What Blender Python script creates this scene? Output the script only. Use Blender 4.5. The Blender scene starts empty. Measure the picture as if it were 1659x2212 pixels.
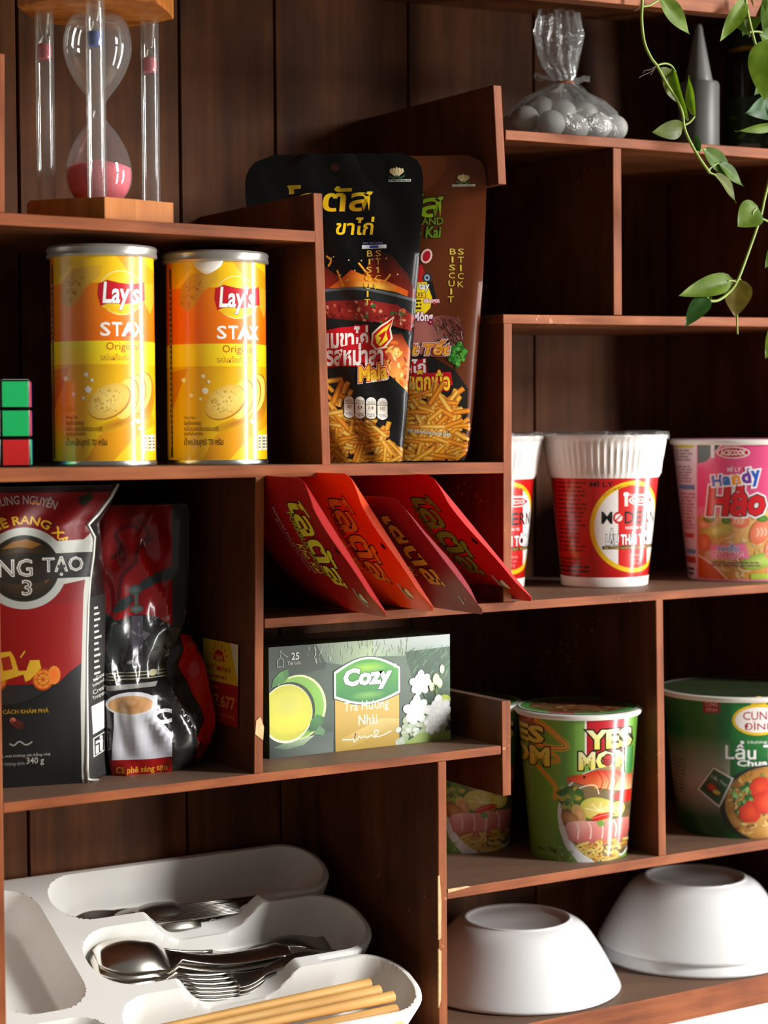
import bpy, bmesh, math, random
from mathutils import Vector, Matrix

# ------------------------------------------------------------------ camera
SC = bpy.context.scene
COL = SC.collection
FPX, YAW, PITCH, ROLL = 4211.48, 0.5538003, 0.0447581, -0.0064428
CAM = Vector((-0.70, -1.07752, 1.40))
_f = Vector((math.sin(YAW) * math.cos(PITCH), math.cos(YAW) * math.cos(PITCH), -math.sin(PITCH)))
_r0 = Vector((math.cos(YAW), -math.sin(YAW), 0.0))
_u0 = _r0.cross(_f)
_r = _r0 * math.cos(ROLL) + _u0 * math.sin(ROLL)
_u = -_r0 * math.sin(ROLL) + _u0 * math.cos(ROLL)
cam = bpy.data.cameras.new('camera')
cam.sensor_fit = 'HORIZONTAL'
cam.sensor_width = 36.0
cam.lens = FPX * 36.0 / 1659.0
cam.clip_start = 0.05
cam.dof.use_dof = True
cam.dof.focus_distance = 1.27
cam.dof.aperture_fstop = 9.0
camo = bpy.data.objects.new('camera', cam)
COL.objects.link(camo)
camo.matrix_world = Matrix(((_r.x, _u.x, -_f.x, CAM.x), (_r.y, _u.y, -_f.y, CAM.y), (_r.z, _u.z, -_f.z, CAM.z), (0, 0, 0, 1)))
SC.camera = camo

# ------------------------------------------------------------------ world, light, exposure
w = bpy.data.worlds.new('room_light')
SC.world = w
w.use_nodes = True
bg = w.node_tree.nodes['Background']
bg.inputs[0].default_value = (1.0, 0.95, 0.88, 1)
bg.inputs[1].default_value = 0.13
def area(name, loc, target, sx, sy, power, col):
    l = bpy.data.lights.new(name, 'AREA')
    l.shape = 'RECTANGLE'; l.size = sx; l.size_y = sy; l.energy = power; l.color = col
    o = bpy.data.objects.new(name, l); COL.objects.link(o)
    o.location = loc
    o.rotation_euler = (Vector(target) - Vector(loc)).to_track_quat('-Z', 'Y').to_euler()
    return o
def window_light(name, az, el, dist, sx, sy, power, col):
    t = Vector((0.0, 0.05, 1.35)); a, e = math.radians(az), math.radians(el)
    area(name, t + Vector((math.sin(a) * math.cos(e), -math.cos(a) * math.cos(e), math.sin(e))) * dist, t, sx, sy, power, col)
window_light('window_daylight', 41, 20, 2.8, 0.42, 0.8, 92.0, (1.0, 0.985, 0.96))
window_light('low_window_daylight', 41, -9, 2.8, 0.36, 1.6, 46.0, (1.0, 0.985, 0.96))
window_light('side_window_daylight', 69, -3, 2.8, 0.40, 1.8, 66.0, (1.0, 0.985, 0.96))
SC.view_settings.view_transform = 'Standard'
SC.view_settings.look = 'None'
SC.view_settings.exposure = 0.0
SC.view_settings.gamma = 1.0
SC.view_settings.use_curve_mapping = False

def at(px, py, Y):
    """A point at depth Y seen at the given place of the 1659x2212 frame."""
    d = _r * ((px - 829.5) / FPX) + _u * (-(py - 1106.0) / FPX) + _f
    t = (Y - CAM.y) / d.y
    return CAM + d * t
def bearing(x, y):
    return math.atan2(x - CAM.x, y - CAM.y)

# ------------------------------------------------------------------ materials
def lin(c):
    out = []
    for v in c[:3]:
        v = v / 255.0
        out.append(v / 12.92 if v <= 0.04045 else ((v + 0.055) / 1.055) ** 2.4)
    return (out[0], out[1], out[2], 1.0)

def new_mat(name):
    m = bpy.data.materials.new(name); m.use_nodes = True
    nt = m.node_tree
    return m, nt, nt.nodes['Principled BSDF']

def plain(name, rgb, rough=0.5, metal=0.0, coat=0.0, spec=0.5, bump=0.0, bscale=200.0, var=0.0, vscale=30.0, sub=0.0):
    m, nt, b = new_mat(name)
    b.inputs['Base Color'].default_value = lin(rgb)
    b.inputs['Roughness'].default_value = rough
    b.inputs['Metallic'].default_value = metal
    b.inputs['Coat Weight'].default_value = coat
    b.inputs['Coat Roughness'].default_value = 0.08
    b.inputs['Specular IOR Level'].default_value = spec
    if sub:
        b.inputs['Subsurface Weight'].default_value = sub
        b.inputs['Subsurface Radius'].default_value = (0.004, 0.003, 0.002)
    tc = nt.nodes.new('ShaderNodeTexCoord')
    if var:
        n = nt.nodes.new('ShaderNodeTexNoise'); n.inputs['Scale'].default_value = vscale
        n.inputs['Detail'].default_value = 4
        nt.links.new(tc.outputs['Object'], n.inputs['Vector'])
        r = nt.nodes.new('ShaderNodeValToRGB')
        c = lin(rgb)
        r.color_ramp.elements[0].position = 0.3; r.color_ramp.elements[1].position = 0.7
        r.color_ramp.elements[0].color = tuple(x * (1 - var) for x in c[:3]) + (1,)
        r.color_ramp.elements[1].color = tuple(min(1, x * (1 + var)) for x in c[:3]) + (1,)
        nt.links.new(n.outputs['Fac'], r.inputs['Fac'])
        nt.links.new(r.outputs['Color'], b.inputs['Base Color'])
    if bump:
        n2 = nt.nodes.new('ShaderNodeTexNoise'); n2.inputs['Scale'].default_value = bscale
        bp = nt.nodes.new('ShaderNodeBump'); bp.inputs['Strength'].default_value = bump; bp.inputs['Distance'].default_value = 0.001
        nt.links.new(tc.outputs['Object'], n2.inputs['Vector'])
        nt.links.new(n2.outputs['Fac'], bp.inputs['Height'])
        nt.links.new(bp.outputs['Normal'], b.inputs['Normal'])
    return m

def wood(name, dark, mid, light, scale, rough=0.5, dust=0.0, bump=0.25, nicks=0.5):
    """Grain stretched along one axis (scale = noise frequency per axis), grey dust on faces that look up."""
    m, nt, b = new_mat(name)
    N = nt.nodes.new; K = nt.links.new
    tc = N('ShaderNodeTexCoord'); oi = N('ShaderNodeObjectInfo')
    add = N('ShaderNodeVectorMath'); add.operation = 'ADD'
    comb = N('ShaderNodeCombineXYZ')
    mul = N('ShaderNodeMath'); mul.operation = 'MULTIPLY'; mul.inputs[1].default_value = 7.0
    K(oi.outputs['Random'], mul.inputs[0])
    for i in range(3): K(mul.outputs[0], comb.inputs[i])
    K(tc.outputs['Object'], add.inputs[0]); K(comb.outputs[0], add.inputs[1])
    mp = N('ShaderNodeMapping'); mp.inputs['Scale'].default_value = scale
    K(add.outputs[0], mp.inputs['Vector'])
    n1 = N('ShaderNodeTexNoise'); n1.inputs['Scale'].default_value = 1.0; n1.inputs['Detail'].default_value = 7; n1.inputs['Roughness'].default_value = 0.62
    K(mp.outputs[0], n1.inputs['Vector'])
    n2 = N('ShaderNodeTexNoise'); n2.inputs['Scale'].default_value = 18.0; n2.inputs['Detail'].default_value = 3
    K(add.outputs[0], n2.inputs['Vector'])
    mixf = N('ShaderNodeMath'); mixf.operation = 'MULTIPLY_ADD'; mixf.inputs[1].default_value = 0.45
    K(n2.outputs['Fac'], mixf.inputs[0])
    sc2 = N('ShaderNodeMath'); sc2.operation = 'MULTIPLY'; sc2.inputs[1].default_value = 0.55
    K(n1.outputs['Fac'], sc2.inputs[0]); K(sc2.outputs[0], mixf.inputs[2])
    r = N('ShaderNodeValToRGB')
    e = r.color_ramp.elements
    e[0].position = 0.36; e[0].color = lin(dark); e[1].position = 0.66; e[1].color = lin(light)
    k = e.new(0.5); k.color = lin(mid)
    K(mixf.outputs[0], r.inputs['Fac'])
    col = r.outputs['Color']
    # scuffs: sparse pale nicks
    n3 = N('ShaderNodeTexNoise'); n3.inputs['Scale'].default_value = 260.0; n3.inputs['Detail'].default_value = 2
    K(add.outputs[0], n3.inputs['Vector'])
    n4 = N('ShaderNodeTexNoise'); n4.inputs['Scale'].default_value = 14.0
    K(add.outputs[0], n4.inputs['Vector'])
    mm = N('ShaderNodeMath'); mm.operation = 'MULTIPLY'; K(n3.outputs['Fac'], mm.inputs[0]); K(n4.outputs['Fac'], mm.inputs[1])
    r2 = N('ShaderNodeValToRGB'); r2.color_ramp.elements[0].position = 0.43; r2.color_ramp.elements[1].position = 0.47
    r2.color_ramp.elements[0].color = (0, 0, 0, 1); r2.color_ramp.elements[1].color = (nicks, nicks, nicks, 1)
    K(mm.outputs[0], r2.inputs['Fac'])
    mx = N('ShaderNodeMixRGB'); mx.inputs[2].default_value = lin((196, 150, 108))
    K(r2.outputs['Color'], mx.inputs[0]); K(col, mx.inputs[1]); col = mx.outputs[0]
    if dust:
        geo = N('ShaderNodeNewGeometry'); sep = N('ShaderNodeSeparateXYZ'); K(geo.outputs['Normal'], sep.inputs[0])
        st = N('ShaderNodeMath'); st.operation = 'GREATER_THAN'; st.inputs[1].default_value = 0.8; K(sep.outputs['Z'], st.inputs[0])
        ds = N('ShaderNodeMath'); ds.operation = 'MULTIPLY'; ds.inputs[1].default_value = dust; K(st.outputs[0], ds.inputs[0])
        mx2 = N('ShaderNodeMixRGB'); mx2.inputs[2].default_value = lin((128, 108, 92))
        K(ds.outputs[0], mx2.inputs[0]); K(col, mx2.inputs[1]); col = mx2.outputs[0]
    K(col, b.inputs['Base Color'])
    b.inputs['Roughness'].default_value = rough
    b.inputs['Specular IOR Level'].default_value = 0.16
    bp = N('ShaderNodeBump'); bp.inputs['Strength'].default_value = bump; bp.inputs['Distance'].default_value = 0.0006
    K(n1.outputs['Fac'], bp.inputs['Height']); K(bp.outputs['Normal'], b.inputs['Normal'])
    return m

def printed(name, rough=0.35, coat=0.0, spec=0.5, metal=0.0):
    """Flat print: inks come from the artwork's own colours."""
    m, nt, b = new_mat(name)
    a = nt.nodes.new('ShaderNodeAttribute'); a.attribute_name = 'ink'
    nt.links.new(a.outputs['Color'], b.inputs['Base Color'])
    b.inputs['Roughness'].default_value = rough
    b.inputs['Coat Weight'].default_value = coat
    b.inputs['Coat Roughness'].default_value = 0.12
    b.inputs['Specular IOR Level'].default_value = spec
    b.inputs['Metallic'].default_value = metal
    return m

def clear(name, tint=(255, 255, 255), base=0.04, edge=0.55, rough=0.03, wrinkle=0.0, wscale=60.0, veil=0.0):
    """Thin clear glass or film: see-through with a mirror reflection that grows towards grazing angles."""
    m = bpy.data.materials.new(name); m.use_nodes = True
    nt = m.node_tree; nt.nodes.clear()
    N = nt.nodes.new; K = nt.links.new
    out = N('ShaderNodeOutputMaterial'); tr = N('ShaderNodeBsdfTransparent'); gl = N('ShaderNodeBsdfGlossy')
    tr.inputs['Color'].default_value = lin(tint)
    gl.inputs['Roughness'].default_value = rough
    fr = N('ShaderNodeFresnel'); fr.inputs['IOR'].default_value = 1.5
    mr = N('ShaderNodeMapRange'); mr.inputs['To Min'].default_value = base; mr.inputs['To Max'].default_value = edge
    mr.inputs['From Min'].default_value = 0.04; mr.inputs['From Max'].default_value = 0.6
    K(fr.outputs[0], mr.inputs['Value'])
    mx = N('ShaderNodeMixShader'); K(mr.outputs[0], mx.inputs[0]); K(tr.outputs[0], mx.inputs[1]); K(gl.outputs[0], mx.inputs[2])
    last = mx.outputs[0]
    if wrinkle:
        tc = N('ShaderNodeTexCoord'); n = N('ShaderNodeTexNoise'); n.inputs['Scale'].default_value = wscale; n.inputs['Detail'].default_value = 4
        bp = N('ShaderNodeBump'); bp.inputs['Strength'].default_value = wrinkle; bp.inputs['Distance'].default_value = 0.004
        K(tc.outputs['Object'], n.inputs['Vector']); K(n.outputs['Fac'], bp.inputs['Height'])
        K(bp.outputs[0], gl.inputs['Normal']); K(bp.outputs[0], fr.inputs['Normal'])
    if veil:
        df = N('ShaderNodeBsdfDiffuse'); df.inputs['Color'].default_value = (0.8, 0.8, 0.78, 1)
        m2 = N('ShaderNodeMixShader'); m2.inputs[0].default_value = veil
        K(last, m2.inputs[1]); K(df.outputs[0], m2.inputs[2]); last = m2.outputs[0]
    K(last, out.inputs[0])
    return m

# ------------------------------------------------------------------ scene objects
def tag(o, label=None, cat=None, group=None, kind=None):
    if label: o['label'] = label
    if cat: o['category'] = cat
    if group: o['group'] = group
    if kind: o['kind'] = kind
    return o
def empty(name, loc=(0, 0, 0), rz=0.0, label=None, cat=None, group=None):
    o = bpy.data.objects.new(name, None); COL.objects.link(o)
    o.empty_display_size = 0.02
    o.location = loc; o.rotation_euler = (0, 0, rz)
    return tag(o, label, cat, group)
def mesh_obj(name, me, mat, parent=None, smooth=True):
    if mat is not None and not me.materials: me.materials.append(mat)
    if smooth:
        for p in me.polygons: p.use_smooth = True
    o = bpy.data.objects.new(name, me); COL.objects.link(o)
    if parent: o.parent = parent
    return o
def from_data(name, v, f, mat, parent=None, smooth=True, autosmooth=None):
    me = bpy.data.meshes.new(name); me.from_pydata([tuple(p) for p in v], [], f); me.update()
    o = mesh_obj(name, me, mat, parent, smooth)
    if autosmooth: me.set_sharp_from_angle(angle=math.radians(autosmooth))
    return o
def from_bm(name, bm, mat, parent=None, smooth=True, autosmooth=None):
    me = bpy.data.meshes.new(name); bm.normal_update(); bm.to_mesh(me); bm.free()
    o = mesh_obj(name, me, mat, parent, smooth)
    if autosmooth: me.set_sharp_from_angle(angle=math.radians(autosmooth))
    return o
def copy_tree(o, parent=None):
    c = o.copy(); COL.objects.link(c); c.parent = parent
    for ch in list(o.children): copy_tree(ch, c)
    return c
def bm_box(bm, lo, hi, bevel=0.0, seg=1):
    x0, y0, z0 = lo; x1, y1, z1 = hi
    vs = [bm.verts.new(p) for p in ((x0, y0, z0), (x1, y0, z0), (x1, y1, z0), (x0, y1, z0), (x0, y0, z1), (x1, y0, z1), (x1, y1, z1), (x0, y1, z1))]
    fs = [bm.faces.new([vs[i] for i in q]) for q in ((0, 3, 2, 1), (4, 5, 6, 7), (0, 1, 5, 4), (1, 2, 6, 5), (2, 3, 7, 6), (3, 0, 4, 7))]
    if bevel:
        es = list({e for f in fs for e in f.edges})
        bmesh.ops.bevel(bm, geom=es, offset=bevel, segments=seg, affect='EDGES', profile=0.5)
def bm_prism(bm, poly, y0, y1, bevel=0.0):
    """Front outline (x, z), counter-clockwise from the front, pushed from y0 to y1."""
    a = [bm.verts.new((x, y0, z)) for x, z in poly]; b = [bm.verts.new((x, y1, z)) for x, z in poly]
    n = len(poly); fs = [bm.faces.new(a), bm.faces.new(b[::-1])]
    for i in range(n):
        j = (i + 1) % n
        fs.append(bm.faces.new((a[j], a[i], b[i], b[j])))
    if bevel:
        es = list({e for f in fs for e in f.edges})
        bmesh.ops.bevel(bm, geom=es, offset=bevel, segments=2, affect='EDGES', profile=0.5)
def bm_lathe(bm, prof, n=48, cap0=False, cap1=False, sx=1.0, sy=1.0, off=(0, 0, 0)):
    rings = []
    for r, z in prof:
        rings.append([bm.verts.new((off[0] + r * sx * math.cos(2 * math.pi * i / n), off[1] + r * sy * math.sin(2 * math.pi * i / n), off[2] + z)) for i in range(n)])
    for a, b in zip(rings, rings[1:]):
        for i in range(n):
            j = (i + 1) % n
            bm.faces.new((a[i], a[j], b[j], b[i]))
    if cap0: bm.faces.new(rings[0][::-1])
    if cap1: bm.faces.new(rings[-1])
    return rings
def lathe(name, prof, mat, parent, n=48, cap0=False, cap1=False, off=(0, 0, 0), autosmooth=40):
    bm = bmesh.new(); bm_lathe(bm, prof, n, cap0, cap1, off=off)
    return from_bm(name, bm, mat, parent, True, autosmooth)
def bm_tube(bm, pts, rad, n=8, cap=True):
    pts = [Vector(p) for p in pts]
    if not hasattr(rad, '__len__'): rad = [rad] * len(pts)
    rings = []
    ref = Vector((0.13, 0.97, 0.21)).normalized()
    for i, p in enumerate(pts):
        t = (pts[min(i + 1, len(pts) - 1)] - pts[max(i - 1, 0)]).normalized()
        s = t.cross(ref)
        if s.length < 1e-4: s = t.cross(Vector((1, 0, 0)))
        s.normalize(); q = s.cross(t)
        rings.append([bm.verts.new(p + (s * math.cos(2 * math.pi * k / n) + q * math.sin(2 * math.pi * k / n)) * rad[i]) for k in range(n)])
    for a, b in zip(rings, rings[1:]):
        for i in range(n):
            j = (i + 1) % n
            bm.faces.new((a[i], b[i], b[j], a[j]))
    if cap:
        bm.faces.new(rings[0]); bm.faces.new(rings[-1][::-1])
def smooth_path(pts, sub=6):
    P = [Vector(p) for p in pts]; out = []
    for i in range(len(P) - 1):
        p0, p1, p2, p3 = P[max(i - 1, 0)], P[i], P[i + 1], P[min(i + 2, len(P) - 1)]
        for k in range(sub):
            t = k / sub
            out.append(0.5 * ((2 * p1) + (p2 - p0) * t + (2 * p0 - 5 * p1 + 4 * p2 - p3) * t * t + (-p0 + 3 * p1 - 3 * p2 + p3) * t ** 3))
    out.append(P[-1])
    return out

# ------------------------------------------------------------------ flat artwork (labels and prints)
_glyphs = {}
def glyphs(s, bold=0.0, shear=0.0, spacing=1.0):
    k = (s, bold, shear, spacing)
    if k not in _glyphs:
        cu = bpy.data.curves.new('lettering', 'FONT'); cu.body = s; cu.resolution_u = 2
        cu.offset = bold; cu.shear = shear; cu.space_character = spacing
        o = bpy.data.objects.new('lettering', cu)
        me = bpy.data.meshes.new_from_object(o)
        V = [(v.co.x, v.co.y) for v in me.vertices]; F = [tuple(p.vertices) for p in me.polygons]
        bpy.data.meshes.remove(me); bpy.data.objects.remove(o); bpy.data.curves.remove(cu)
        _glyphs[k] = (V, F)
    return _glyphs[k]

class Art:
    """Layered flat shapes on a sheet (x right, y down); every call lies one ink layer above the last."""
    def __init__(s, seed=1):
        s.V = []; s.F = []; s.C = []; s.k = 0; s.rnd = random.Random(seed)
    def _add(s, pts, faces, cols):
        b = len(s.V); s.k += 1
        for p in pts: s.V.append((p[0], p[1], float(s.k)))
        for c in cols: s.C.append(lin(c))
        for f in faces: s.F.append(tuple(b + i for i in f))
    def poly(s, pts, c, cols=None):
        s._add(pts, [tuple(range(len(pts)))], cols or [c] * len(pts))
    def rect(s, x0, y0, x1, y1, c, c2=None, c3=None, c4=None):
        c2 = c2 or c
        s._add([(x0, y0), (x1, y0), (x1, y1), (x0, y1)], [(0, 1, 2, 3)], [c, c3 or c, c4 or c2, c2])
    def ell(s, x, y, rx, ry, c, c2=None, rot=0.0, n=26, wob=0.0):
        ca, sa = math.cos(math.radians(rot)), math.sin(math.radians(rot))
        pts = [(x, y)]
        for i in range(n):
            t = 2 * math.pi * i / n
            k = 1 + wob * s.rnd.uniform(-1, 1)
            a, b = rx * k * math.cos(t), ry * k * math.sin(t)
            pts.append((x + a * ca - b * sa, y + a * sa + b * ca))
        s._add(pts, [(0, 1 + i, 1 + (i + 1) % n) for i in range(n)], [c] + [c2 or c] * n)
    def ring(s, x, y, rx, ry, w, c, a0=0, a1=360, n=48, c2=None):
        pts = []; f = []; cl = []
        for i in range(n + 1):
            t = math.radians(a0 + (a1 - a0) * i / n)
            pts.append((x + rx * math.cos(t), y + ry * math.sin(t))); pts.append((x + (rx - w) * math.cos(t), y + (ry - w) * math.sin(t)))
            cl += [c, c2 or c]
            if i: f.append((2 * i - 2, 2 * i, 2 * i + 1, 2 * i - 1))
        s._add(pts, f, cl)
    def line(s, pts, w, c, c2=None):
        n = len(pts); L = []; R = []
        for i, p in enumerate(pts):
            a = pts[max(i - 1, 0)]; b = pts[min(i + 1, n - 1)]
            dx, dy = b[0] - a[0], b[1] - a[1]; l = math.hypot(dx, dy) or 1
            ww = w[i] if hasattr(w, '__len__') else w
            L.append((p[0] - dy / l * ww / 2, p[1] + dx / l * ww / 2)); R.append((p[0] + dy / l * ww / 2, p[1] - dx / l * ww / 2))
        s._add(L + R, [(i, i + 1, n + i + 1, n + i) for i in range(n - 1)], [c] * n + [c2 or c] * n)
    def curve(s, pts, w, c, sub=6):
        P = smooth_path([(p[0], p[1], 0) for p in pts], sub)
        s.line([(p.x, p.y) for p in P], w, c)
    def text(s, t, box, c, bold=0.0, shear=0.0, out=None, ow=0.03, c2=None, rot=0.0, arc=None, spacing=1.0, out2=None, ow2=0.06):
        """Lettering fitted into box = (x0, y0, x1, y1); out/out2 = colours of outlines under it."""
        V0, _ = glyphs(t, bold, shear, spacing)
        if not V0: return
        xs = [v[0] for v in V0]; ys = [v[1] for v in V0]
        mx, Mx, my, My = min(xs), max(xs), min(ys), max(ys)
        x0, y0, x1, y1 = box
        for col, b in ((out2, bold + ow2), (out, bold + ow), (c, bold)):
            if col is None: continue
            V, F = glyphs(t, b, shear, spacing)
            pts = []; cl = []
            for v in V:
                u = (v[0] - mx) / (Mx - mx or 1); q = (v[1] - my) / (My - my or 1)
                x = x0 + u * (x1 - x0); y = y1 - q * (y1 - y0)
                if arc:                      # arc = (cx, cy, radius): wrapped on a circle, box x read as arc length from the top
                    ang = (x - arc[0]) / arc[2]; rr = arc[2] + (arc[1] - arc[2] - y)
                    x, y = arc[0] + rr * math.sin(ang), arc[1] - rr * math.cos(ang)
                elif rot:
                    cx, cy = (x0 + x1) / 2, (y0 + y1) / 2; a = math.radians(rot)
                    x, y = cx + (x - cx) * math.cos(a) - (y - cy) * math.sin(a), cy + (x - cx) * math.sin(a) + (y - cy) * math.cos(a)
                pts.append((x, y))
                if c2 is not None and col is c:
                    k = min(1, max(0, q)); cl.append(tuple(c2[i] * (1 - k) + c[i] * k for i in range(3)))
                else: cl.append(col)
            s._add(pts, F, cl)
    def small(s, x0, y0, x1, y1, n, c, fill=0.55):
        """Lines of print too small to read: broken word strokes."""
        h = (y1 - y0) / n
        for i in range(n):
            x = x0; y = y0 + h * i; end = x1 - s.rnd.random() * 0.25 * (x1 - x0)
            pts = []; f = []
            while x < end:
                wd = s.rnd.uniform(1.2, 3.2) * h * 0.9
                b = len(pts); e = min(x + wd, end)
                pts += [(x, y + h * (1 - fill) / 2), (e, y + h * (1 - fill) / 2), (e, y + h * (1 + fill) / 2), (x, y + h * (1 + fill) / 2)]
                f.append((b, b + 1, b + 2, b + 3)); x = e + h * 0.35
            if pts: s._add(pts, f, [c] * len(pts))
    def dabs(s, n, x0, y0, x1, y1, size, cols, ratio=0.6, inside=None):
        """Many small soft blobs, for food and textures."""
        for i in range(n):
            for _ in range(20):
                x, y = s.rnd.uniform(x0, x1), s.rnd.uniform(y0, y1)
                if inside is None or inside(x, y): break
            else: continue
            c = s.rnd.choice(cols); r = size * s.rnd.uniform(0.5, 1.2)
            d = tuple(max(0, v * 0.9) for v in c)
            s.ell(x, y, r, r * ratio * s.rnd.uniform(0.6, 1.3), c, d, s.rnd.uniform(0, 180), n=9, wob=0.18)
    def stick(s, x, y, L, wd, ang, c, d):
        a = math.radians(ang); dx, dy = math.cos(a) * L / 2, math.sin(a) * L / 2; nx, ny = -math.sin(a) * wd / 2, math.cos(a) * wd / 2
        P = [(x - dx + nx, y - dy + ny), (x + dx + nx, y + dy + ny), (x + dx, y + dy), (x + dx - nx, y + dy - ny), (x - dx - nx, y - dy - ny), (x - dx, y - dy)]
        s._add(P, [(0, 1, 2, 5), (5, 2, 3, 4)], [d, d, c, d, d, c])
    def build(s, name, fmap, parent, mat, cut=8.0, cuty=None, layer=2e-6, lift=3e-4):
        """fmap(x, y, lift) -> point; the sheet is cut into strips first so that it follows the surface."""
        bm = bmesh.new()
        vs = [bm.verts.new(p) for p in s.V]
        for f in s.F:
            try: bm.faces.new([vs[i] for i in f])
            except ValueError: pass
        bm.verts.index_update()
        bm.normal_update(); bmesh.ops.triangulate(bm, faces=bm.faces[:])
        polys = [[s.V[v.index] + s.C[v.index][:3] for v in f.verts] for f in bm.faces]
        bm.free()
        def split(polys, fn):
            out = []
            for P in polys:
                d = [fn(v) for v in P]; k = math.floor(min(d) + 1e-6) + 1; top = max(d) - 1e-6
                while k < top:
                    lo, hi, dh = [], [], []
                    for i in range(len(P)):
                        p, q, a0, b0 = P[i], P[(i + 1) % len(P)], d[i] - k, d[(i + 1) % len(P)] - k
                        if a0 <= 0: lo.append(p)
                        if a0 >= 0: hi.append(p); dh.append(d[i])
                        if (a0 < 0 < b0) or (b0 < 0 < a0):
                            t = a0 / (a0 - b0); m = tuple(x + (y - x) * t for x, y in zip(p, q)); lo.append(m); hi.append(m); dh.append(float(k))
                    if len(lo) > 2: out.append(lo)
                    P, d = hi, dh; k += 1
                    if len(P) < 3: break
                if len(P) > 2: out.append(P)
            return out
        polys = split(polys, lambda v: v[0] / cut)
        if cuty:
            polys = split(polys, lambda v: v[1] / cuty)
            polys = split(polys, lambda v: v[0] / cut + v[1] / cuty)
        memo = {}
        def node(i, j):
            q = memo.get((i, j))
            if q is None:
                x, y = i * cut, (j * cuty if cuty else j); e = cut * .4; p = fmap(x, y, 0.0); d = fmap(x, y, 1.0) - p
                n = (fmap(x + e, y, 0.0) - fmap(x - e, y, 0.0)).cross(fmap(x, y + e, 0.0) - fmap(x, y - e, 0.0))
                n = n.normalized() if n.length > 1e-12 else d.normalized()
                if n.dot(d) < 0: n = -n
                q = memo[(i, j)] = (p, d, n)
            return q
        def place(x, y, z):
            h = lift + layer * z
            i = math.floor(x / cut); u = x / cut - i
            if cuty:
                j = math.floor(y / cuty); t = y / cuty - j
                if u + t <= 1: wts = ((i, j, 1 - u - t), (i + 1, j, u), (i, j + 1, t))
                else: wts = ((i + 1, j + 1, u + t - 1), (i + 1, j, 1 - t), (i, j + 1, 1 - u))
            else: wts = ((i, y, 1 - u), (i + 1, y, u))
            p = Vector((0, 0, 0)); m = Vector((0, 0, 0))
            for a_, b_, k in wts:
                if k: q = node(a_, b_); p += (q[0] + q[1] * h) * k; m += q[2] * k
            return p, m.normalized()
        V = []; F = []; C = []; NR = []
        for P in polys:
            Q = [place(v[0], v[1], v[2]) for v in P]
            nv_ = Vector((0, 0, 0))
            for i in range(1, len(Q) - 1): nv_ += (Q[i][0] - Q[0][0]).cross(Q[i + 1][0] - Q[0][0])
            if nv_.length < 4e-12: continue
            if nv_.dot(Q[0][1]) < 0: Q.reverse(); P = P[::-1]
            F.append(tuple(range(len(V), len(V) + len(P))))
            for v, (p, m) in zip(P, Q):
                V.append(p); NR.append(m); C += [v[3], v[4], v[5], 1.0]
        me = bpy.data.meshes.new(name); me.from_pydata(V, [], F)
        at_ = me.color_attributes.new('ink', 'FLOAT_COLOR', 'POINT'); at_.data.foreach_set('color', C); me.update()
        o = mesh_obj(name, me, mat, parent, True)
        me.normals_split_custom_set_from_vertices(NR)
        return o

def round_map(u0, v0, scale, radius, rpx):
    """Sheet -> side of a round thing standing on its origin: radius(z) in metres, rpx(y) its half width on the sheet."""
    def f(x, y, h):
        z = (v0 - y) / scale; r = radius(z); k = (x - u0) / rpx(z)
        lim = 0.9
        if abs(k) <= lim: th = math.asin(k)
        else: th = math.copysign(math.asin(lim) + (abs(k) - lim) / math.sqrt(1 - lim * lim), k)
        th = max(-3.14, min(3.14, th))
        return Vector(((r + h) * math.sin(th), -(r + h) * math.cos(th), z))
    return f

class Patch:
    """A surface ruled between two side curves and pushed out by a belly; rows = (sheet y, sheet x left, right, point left, point right, belly)."""
    def __init__(s, rows, normal, folds=None, edge=0.5):
        s.rows = rows; s.n = Vector(normal).normalized(); s.folds = folds; s.edge = edge
    def row(s, y):
        R = s.rows
        if y <= R[0][0]: return R[0]
        for a, b in zip(R, R[1:]):
            if y <= b[0]:
                t = (y - a[0]) / (b[0] - a[0]); L = lambda p, q: p + (q - p) * t
                return (y, L(a[1], b[1]), L(a[2], b[2]), L(a[3], b[3]), L(a[4], b[4]), L(a[5], b[5]))
        return R[-1]
    def __call__(s, x, y, h):
        y = min(max(y, s.rows[0][0]), s.rows[-1][0])
        r = s.row(y); k = (x - r[1]) / (r[2] - r[1]); k = min(1.0, max(0.0, k))
        p = r[3] + (r[4] - r[3]) * k
        b = r[5] * (max(0.0, math.sin(math.pi * k)) ** s.edge)
        if s.folds: b += s.folds(k, y) * min(1.0, 6 * k, 6 * (1 - k))
        return p + s.n * (b + h)
    def mesh(s, name, mat, parent, nu=20, nv=30):
        y0, y1 = s.rows[0][0], s.rows[-1][0]; V = []; F = []
        for j in range(nv + 1):
            y = y0 + (y1 - y0) * j / nv; r = s.row(y)
            for i in range(nu + 1): V.append(s(r[1] + (r[2] - r[1]) * i / nu, y, 0.0))
        for j in range(nv):
            for i in range(nu):
                a = j * (nu + 1) + i; F.append((a, a + nu + 1, a + nu + 2, a + 1))
        return from_data(name, V, F, mat, parent)
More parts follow.
